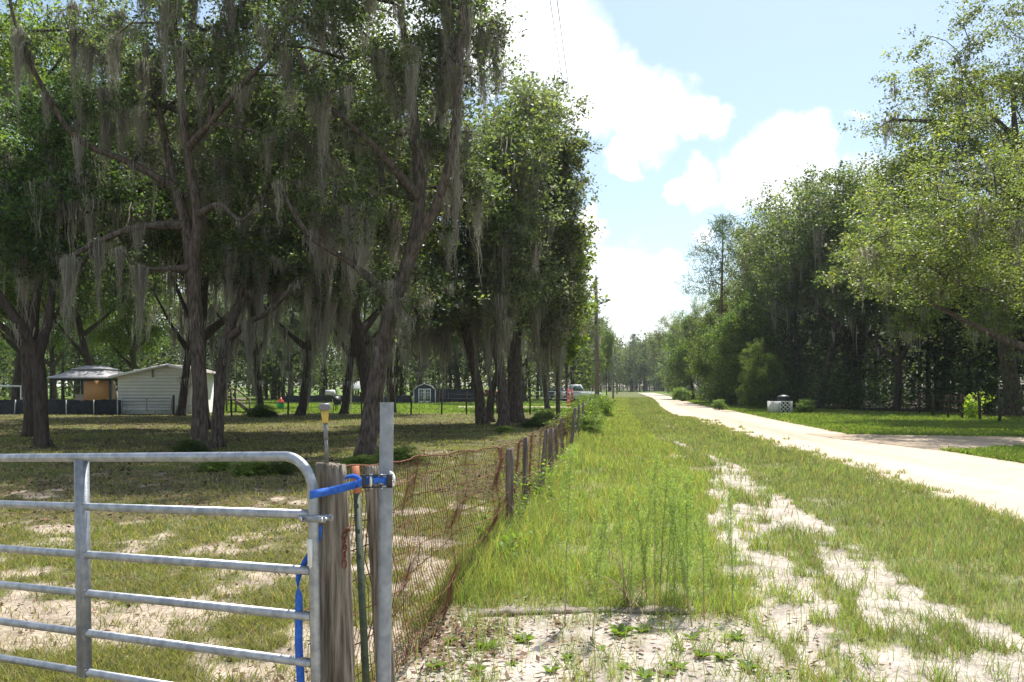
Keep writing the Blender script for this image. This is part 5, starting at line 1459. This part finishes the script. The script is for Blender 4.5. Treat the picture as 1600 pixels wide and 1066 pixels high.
mb = MB(); xa, xb = wx(128) - gx0, wx(168) - gx0; mb.box((xa, .24, wz(627)), (xb, .27, ze - .2)); mb.obj('bamboo_blind', M['bamboo'], e)
mb = MB(); V, Fq = ribbon(smooth_path([(wx(171) - gx0, .2, ze - .2), (wx(174) - gx0, .2, 1.6), (wx(171) - gx0, .2, .7)], 8), .35, .02, np.array([1., .2, 0])); mb.add(V, Fq); mb.obj('curtain', M['beige'], e)
# sofa and chair backs inside
def sofa(px, w, h, label, mat_, tilt=0.):
    e = empty('garden_sofa' if w > 1 else 'garden_chair', (wx(px), Yg + 1.2, 0)); tag(e, label, 'seat')
    mb = MB(); mb.box((-w / 2, 0, .25), (w / 2, .7, .45)); mb.obj('seat', M[mat_], e); mb = MB(); mb.bar((0, -.05, .3), (0, -.05 - tilt, h), w, .14, up=(0, 1, 0)); mb.obj('backrest', M[mat_], e)
    for s in (-1, 1): mb = MB(); mb.box((s * w / 2 - .06, .06, 0), (s * w / 2 + .06, .7, .62)); mb.obj('armrest', M[mat_], e)
sofa(119, 1.3, 1.15, 'brown two-seat garden sofa seen over the cloth fence under the gazebo', 'beige')
sofa(162, .7, 1.4, 'high-backed dark garden chair under the right side of the gazebo', 'deck', .1)
# white pipe rail at far left
e = empty('clothes_rail', ((0 - 800) / F * 55, 55, 0)); tag(e, 'white pipe frame standing at the far left behind the cloth fence', 'frame')
mb = MB(); x1 = 42 / F * 55; zz_ = CH + (HY - 603) / F * 55; mb.tube([(-.6, 0, zz_), (x1, 0, zz_ - .03)], .06, 8); mb.obj('rail', M['white'], e)
for x in (-.4, x1 - .4): mb = MB(); mb.tube([(x, 0, -.1), (x, 0, zz_ - .05)], .04, 8); mb.obj('leg', M['white'], e)

# wooden steps right of the house
e = empty('wooden_steps', tuple(G(352, 645))); tag(e, 'weathered wooden deck with steps and rails right of the house', 'deck'); Yd = G(352, 645)[1]; kd = Yd / F
L1 = 17 * kd
mb = MB(); mb.box((0, 0, .75), (L1, 2, .87)); mb.obj('platform', M['deck'], e)
mb = MB()
for x in (0.05, L1 * .5, L1 - .05): mb.box((x - .05, .02, 0), (x + .05, .12, 1.55))
mb.box((0, -.01, 1.45), (L1, .02, 1.55)); mb.box((0, -.01, 1.15), (L1, .02, 1.22)); mb.bar((L1, .05, 1.5), (L1 + .85, .05, .8), .06, .1); mb.box((L1 + .8, .02, 0), (L1 + .88, .1, .9)); mb.obj('railing', M['deck'], e)
for i in range(4): mb = MB(); mb.box((L1 + i * .22, 0, .62 - i * .2), (L1 + i * .22 + .26, 1, .67 - i * .2)); mb.obj('tread', M['deck'], e)
mb = MB(); mb.bar((L1, -.03, .75), (L1 + .9, -.03, 0), .05, .22); mb.obj('stringer', M['deck'], e)

# ------------------------------------------------------------------ shed
Ys = 82.; ks = Ys / F
sx0 = (663.5 - 800) * ks; e = empty('garden_shed', (sx0, Ys, 0)); tag(e, 'small dark blue barn-shaped garden shed with white double doors and trim', 'shed')
w = 17.5 * ks; h1_ = 1.25; h2_ = 1.62; h3_ = 1.88
prof = [(-w, 0), (w, 0), (w, h1_), (w * .62, h2_), (0, h3_), (-w * .62, h2_), (-w, h1_)]
mb = MB(); V = [(x, 0, z) for x, z in prof] + [(x, 2.4, z) for x, z in prof]; mb.add(V, [tuple(range(7)), tuple(range(13, 6, -1)), (0, 6, 13, 7), (1, 8, 9, 2)]); mb.obj('wall', M['navy'], e)
mb = MB(); pr = [(-w - .06, h1_ - .03), (-w * .64, h2_ + .05), (0, h3_ + .06), (w * .64, h2_ + .05), (w + .06, h1_ - .03)]
V = []
for y_ in (-.1, 2.5):
    V += [(x, y_, z) for x, z in pr] + [(x * .98, y_, z - .05) for x, z in pr]
Fs = [(i, i + 1, 11 + i, 10 + i) for i in range(4)] + [(5 + i, 15 + i, 16 + i, 6 + i) for i in range(4)] + [(i, 5 + i, 6 + i, i + 1) for i in range(4)] + [(10 + i, 11 + i, 16 + i, 15 + i) for i in range(4)] + [(0, 10, 15, 5), (4, 9, 19, 14)]
mb.add(V, np.array(Fs)); rf = mb.obj('roof', M['navy'], e)
mb = MB()
for i in range(4): mb.bar((pr[i][0], -.12, pr[i][1] - .03), (pr[i + 1][0], -.12, pr[i + 1][1] - .03), .03, .06)
mb.obj('roof_trim', M['white'], rf)
mb = MB()
for s in (-1, 1): mb.box((s * w - (.09 if s > 0 else 0), -.025, 0), (s * w + (.09 if s < 0 else 0), 0, h1_ - .05))
mb.obj('corner_trim', M['white'], e)
for s in (-1, 1):
    x0_, x1_ = (-.62, -.015) if s < 0 else (.015, .62)
    mb = MB(); mb.box((x0_, -.03, .04), (x0_ + .1, -.0, 1.42)); mb.box((x1_ - .1, -.03, .04), (x1_, 0, 1.42)); mb.box((x0_ + .1, -.03, .04), (x1_ - .1, 0, .2)); mb.box((x0_ + .1, -.03, 1.32), (x1_ - .1, 0, 1.42))
    xm = (x0_ + x1_) / 2
    for z in (.48, .76, 1.04): mb.box((x0_ + .1, -.028, z), (x1_ - .1, 0, z + .035))
    mb.box((xm - .015, -.034, .2), (xm + .015, -.029, 1.32)); dr = mb.obj('door', M['white'], e)
    mb = MB(); mb.box((x0_ + .1, -.015, .2), (x1_ - .1, -.002, 1.32)); mb.obj('pane', M['glass'], dr)
    mb = MB(); hx_ = x1_ - .06 if s < 0 else x0_ + .06; mb.tube([(hx_, -.03, .75), (hx_, -.06, .77), (hx_, -.06, .85), (hx_, -.03, .87)], .012, 6); mb.obj('handle', M['black'], dr)

# ------------------------------------------------------------------ things on the far lawn
def at(px, py): return G(px, py)
g = at(438, 638)
e = empty('toy_tent', tuple(g)); tag(e, 'small red-topped green toy on the sunny lawn beyond the oaks', 'toy')
mb = MB(); mb.lathe((0, 0, 0), [(.16, 0), (.26, .1), (.27, .32), (.2, .42)], 14); mb.obj('base', M['toygreen'], e, True)
mb = MB(); mb.lathe((.05, 0, .42), [(.3, .0), (.26, .06), (.12, .26), (.02, .42)], 12); mb.obj('top', M['toyred'], e)
g = at(516, 640)
e = empty('barbecue_grill', tuple(g)); tag(e, 'dark barbecue grill with a pale rounded lid on the far lawn', 'grill')
mb = MB(); mb.box((-.5, -.25, .75), (.5, .25, 1.05)); mb.obj('firebox', M['black'], e)
mb = MB()
hp = [(math.cos(t) * .35, math.sin(t) * .36 + 1.055) for t in np.linspace(0, PI, 10)]
V = [(-.32, x * .7, z) for x, z in hp] + [(.32, x * .7, z) for x, z in hp]; mb.add(V, [(i, i + 1, 11 + i, 10 + i) for i in range(9)] + [tuple(range(9, -1, -1)), tuple(range(10, 20)), (0, 10, 19, 9)]); mb.obj('lid', M['whitedirty'], e, True)
for (sx_, sy_) in ((-1, -1), (1, -1), (-1, 1), (1, 1)): mb = MB(); mb.bar((sx_ * .42, sy_ * .2, .75), (sx_ * .46, sy_ * .22, 0), .04, .04); mb.obj('leg', M['black'], e)
mb = MB(); mb.box((.52, -.2, .98), (.95, .2, 1.02)); mb.obj('side_shelf', M['black'], e)
g = at(529, 643)
e = empty('lawn_chair', tuple(g), .5); tag(e, 'dark open-frame lawn chair right of the barbecue grill', 'chair')
mb = MB(); mb.box((-.27, -.25, .42), (.27, .25, .46)); mb.obj('seat', M['black'], e)
mb = MB(); mb.bar((0, .26, .46), (0, .4, 1.0), .5, .03, up=(0, 1, 0)); mb.obj('backrest', M['black'], e)
for (sx_, sy_) in ((-1, -1), (1, -1), (-1, 1), (1, 1)): mb = MB(); mb.bar((sx_ * .26, sy_ * .22, .64 if sy_ < 0 else .44), (sx_ * .28, sy_ * .26, 0), .035, .035); mb.obj('leg', M['black'], e)
for s in (-1, 1): mb = MB(); mb.box((s * .27 - .03, -.26, .64), (s * .27 + .03, .3, .67)); mb.obj('armrest', M['black'], e)
g = at(563, 632)
e = empty('white_canopy', tuple(g)); tag(e, 'small white pitched canopy seen left of the big leaning trunk, far away', 'canopy')
mb = MB(); mb.add([(-1.5, 0, 1.5), (1.5, 0, 1.5), (0, 0, 2.2), (-1.5, 3, 1.5), (1.5, 3, 1.5), (0, 3, 2.2), (-1.5, 0, 1.4), (1.5, 0, 1.4), (1.5, 3, 1.4), (-1.5, 3, 1.4)], [(0, 1, 2), (5, 4, 3), (0, 2, 5, 3), (1, 4, 5, 2), (6, 7, 1, 0), (8, 9, 3, 4), (6, 0, 3, 9), (7, 8, 4, 1)]); mb.obj('roof', M['white'], e)
for (a, b) in ((-1.4, .1), (1.4, .1), (-1.4, 2.9), (1.4, 2.9)): mb = MB(); mb.box((a - .04, b - .04, 0), (a + .04, b + .04, 1.4)); mb.obj('post', M['white'], e)

# pale sand path across the far lawn (rows 636-638)
mb = MB(); xs = np.linspace(-4.2, 5.8, 40); yc = 64.5 + .3 * np.sin(xs); V = np.concatenate([np.c_[xs, yc - .9, 0 * xs + .06], np.c_[xs, yc + .9, 0 * xs + .06]]); i = np.arange(39)
mb.add(V, np.stack([i, i + 1, i + 41, i + 40], 1), (.6, .52, .42)); tag(mb.obj('sand_path', M['road']), kind='structure')
small_gate('long_gate', (835 - 800) / F * 72, (925 - 800) / F * 72, 72, .3, 1.2, 'long low grey tubular gate beyond the yard, in front of the parked vehicles', 4, braces=4)
e0 = at(700, 629)
# red marker posts
for px, tp_, bt, lb in ((888, 607, 637, 'taller left one of the two red striped posts by the far gate'), (894, 609, 635, 'shorter right one of the two red striped posts by the far gate')):
    g = at(px, bt); hgt = 1.7 + (HY - tp_) / F * g[1]
    e = empty('red_post', tuple(g)); tag(e, lb, 'post', 'red posts by the far gate')
    mb = MB(); mb.box((-.09, -.09, -.1), (.09, .09, hgt)); mb.obj('shaft', M['red'], e)
    mb = MB(); z = .25
    while z < hgt - .1: mb.box((-.093, -.095, z), (.093, -.091, z + .06)); z += .3
    mb.obj('stripes', M['whitedirty'], e)

# parked vehicles, far off
def vehicle(loc, rz, L_, W_, H_, paint, label, pickup=False):
    e = empty('parked_car', loc, rz); tag(e, label, 'car', 'vehicles parked beyond the yard')
    hl = L_ / 2
    low = [(-hl, .35), (-hl, .8), (-hl + .1, .95), (-hl + 1.1, 1.0), (hl - 1.2, 1.05), (hl - .05, .95), (hl, .6), (hl, .35)]
    mb = MB(); V = [(x, -W_ / 2, z) for x, z in low] + [(x, W_ / 2, z) for x, z in low]; k = len(low)
    mb.add(V, [(i, (i + 1) % k, k + (i + 1) % k, k + i) for i in range(k)] + [tuple(range(k))[::-1], tuple(range(k, 2 * k))]); mb.obj('body', M[paint], e)
    a, b = (-hl + 1.5, 1.0), (hl - 1.9 if pickup else hl - .3, 1.0)
    cab = [(a[0] - .4, 1.0), (a[0] + .3, H_ - .05), (a[0] + .6, H_), (b[0] - .5, H_), (b[0], 1.03)]
    mb = MB(); V = [(x, -W_ / 2 * .93 + (z - 1) * .14, z) for x, z in cab] + [(x, W_ / 2 * .93 - (z - 1) * .14, z) for x, z in cab]; k = 5
    mb.add(V, [(i, (i + 1) % k, k + (i + 1) % k, k + i) for i in range(k)] + [tuple(range(k))[::-1], tuple(range(k, 2 * k))]); mb.obj('cabin', M[paint], e)
    for s in (-1, 1):
        mb = MB(); y_ = s * (W_ / 2 * .93 - .02); q = [(a[0] - .15, 1.08), (a[0] + .35, H_ - .12), (b[0] - .6, H_ - .12), (b[0] - .2, 1.08)]
        V = [(x, y_ - s * (z - 1) * .14 + s * .03, z) for x, z in q] + [(x, y_ - s * (z - 1) * .14, z) for x, z in q]; mb.add(V, [(0, 1, 2, 3), (7, 6, 5, 4)] + [(i, 4 + i, 4 + (i + 1) % 4, (i + 1) % 4) for i in range(4)]); mb.obj('window', M['glass'], e)
    mb = MB(); x = a[0] - .05; mb.add([(a[0] - .38, -.7, 1.05), (a[0] - .38, .7, 1.05), (a[0] + .24, .62, H_ - .1), (a[0] + .24, -.62, H_ - .1), (a[0] - .34, -.7, 1.02), (a[0] - .34, .7, 1.02), (a[0] + .28, .62, H_ - .13), (a[0] + .28, -.62, H_ - .13)], [(3, 2, 1, 0), (4, 5, 6, 7), (0, 1, 5, 4), (2, 3, 7, 6)]); mb.obj('windscreen', M['glass'], e)
    for sx_ in (-1, 1):
        for sy_ in (-1, 1):
            c = (sx_ * (hl - .85), sy_ * (W_ / 2 - .1), .34); mb = MB(); mb.tube([(c[0], c[1] - .11, c[2]), (c[0], c[1] + .11, c[2])], .34, 18); wh = mb.obj('wheel', M['rubber'], e)
            mb = MB(); mb.tube([(c[0], c[1] + sy_ * .09, c[2]), (c[0], c[1] + sy_ * .125, c[2])], .19, 12); mb.obj('rim', M['steel'], wh)
    for s in (-1, 1): mb = MB(); mb.box((-hl - .02, s * .7 - .16, .68), (-hl + .03, s * .7 + .16, .82)); mb.obj('headlight', M['white'], e)
    return e


vehicle(((878 - 800) / F * 95, 95, 0), 2.0, 4.4, 1.75, 1.45, 'carblue', 'dark car parked left of the red posts, mostly hidden')
vehicle(((903 - 800) / F * 93, 93, 0), .25, 5.0, 1.9, 1.85, 'carwhite', 'pale blue-white vehicle parked right of the red posts', True)
g = at(772, 625)
e = empty('red_tarp_trailer', tuple(g)); tag(e, 'small red-covered trailer glimpsed between the trunks of the oak clump', 'trailer')
mb = MB(); mb.add([(-1.3, 0, .5), (1.3, 0, .5), (1.3, 2, .5), (-1.3, 2, .5), (-1.1, .2, 1.25), (1.1, .2, 1.1), (1.1, 1.8, 1.1), (-1.1, 1.8, 1.25)], [(3, 2, 1, 0), (4, 5, 6, 7), (0, 1, 5, 4), (1, 2, 6, 5), (2, 3, 7, 6), (3, 0, 4, 7)]); mb.obj('cover', M['red'], e)
mb = MB(); mb.box((-1.35, -.03, .38), (1.35, 2.03, .49)); mb.obj('bed', M['whitedirty'], e)
for s in (-.08, 2.08): mb = MB(); mb.tube([(0, s - .08, .3), (0, s + .08, .3)], .3, 16); mb.obj('wheel', M['rubber'], e)

# ------------------------------------------------------------------ utility poles and wires
def upole(px, Y, top_py, r0, label, matn='polewood', arm=False, lean=0.):
    x = (px - 800) / F * Y; zt = CH + (HY - top_py) / F * Y; e = empty('utility_pole', (x, Y, 0)); tag(e, label, 'utility pole', 'utility poles along the fence')
    mb = MB(); mb.tube([(0, 0, -.3), (lean * .3, 0, zt * .4), (lean, 0, zt)], [r0, r0 * .85, r0 * .62], 14); mb.obj('pole', M[matn], e, True)
    mb = MB(); mb.box((lean - .04, -r0 * .6 - .05, zt - .3), (lean + .04, -r0 * .6, zt + .12)); mb.lathe((lean, -r0 * .3, zt), [(.05, .0), (.08, .06), (.05, .14), (.08, .2), (.04, .28)], 10); mb.obj('insulator', M['lampgrey'], e)
    return np.array([x + lean, Y, zt + .25])


t1 = upole(933, 67, 436, .21, 'tall bare brown wooden utility pole standing alone right of the yard trees', lean=-.1)
t2 = upole(958, 105, 538, .12, 'pale thin utility pole, second along the fence', 'board')
t3 = upole(964, 175, 545, .13, 'dark small utility pole, farthest along the fence')
t0 = np.array([-1.6, -4, 9.6])
upole_near = (t0[0], t0[1])
wo = empty('power_line', (0, 0, 0)); tag(wo, 'pair of thin overhead wires sagging along the pole line', 'power line')
for dz, dx in ((0, 0), (-.9, .25)):
    mb = MB()
    for a, b, sg in ((t0, t1, 1.1), (t1, t2, .5), (t2, t3, .8)):
        q = np.linspace(0, 1, 40)[:, None]; p = a + (b - a) * q + np.array([dx, 0, dz]) ; p[:, 2] -= sg * 4 * (q * (1 - q))[:, 0]; mb.tube(p, .006, 4, cap=False)
    mb.obj('wire', M['wire'], wo)
e = empty('utility_pole', (t0[0], t0[1], 0)); tag(e, 'utility pole behind the viewer that carries the near end of the wires', 'utility pole', 'utility poles along the fence')
mb = MB(); mb.tube([(0, 0, -.3), (0, 0, 4), (0, 0, 9.5)], [.2, .18, .13], 12); mb.obj('pole', M['polewood'], e, True)

# ------------------------------------------------------------------ summer haze, one closed box round the place
mb = MB(); mb.box((-420, -40, -1.5), (420, 420, 40))
me = mb.mesh('haze', [])
hm = bpy.data.materials.new('haze_air'); hm.use_nodes = True; n = hm.node_tree.nodes; n.remove(n['Principled BSDF'])
pv = n.new('ShaderNodeVolumePrincipled'); pv.inputs['Density'].default_value = 0.00022; pv.inputs['Color'].default_value = (.86, .93, 1, 1); pv.inputs['Anisotropy'].default_value = .2
hm.node_tree.links.new(pv.outputs[0], n['Material Output'].inputs['Volume'])
me.materials.append(hm); tag(link('haze', me), 'thin summer haze', 'haze', kind='stuff')
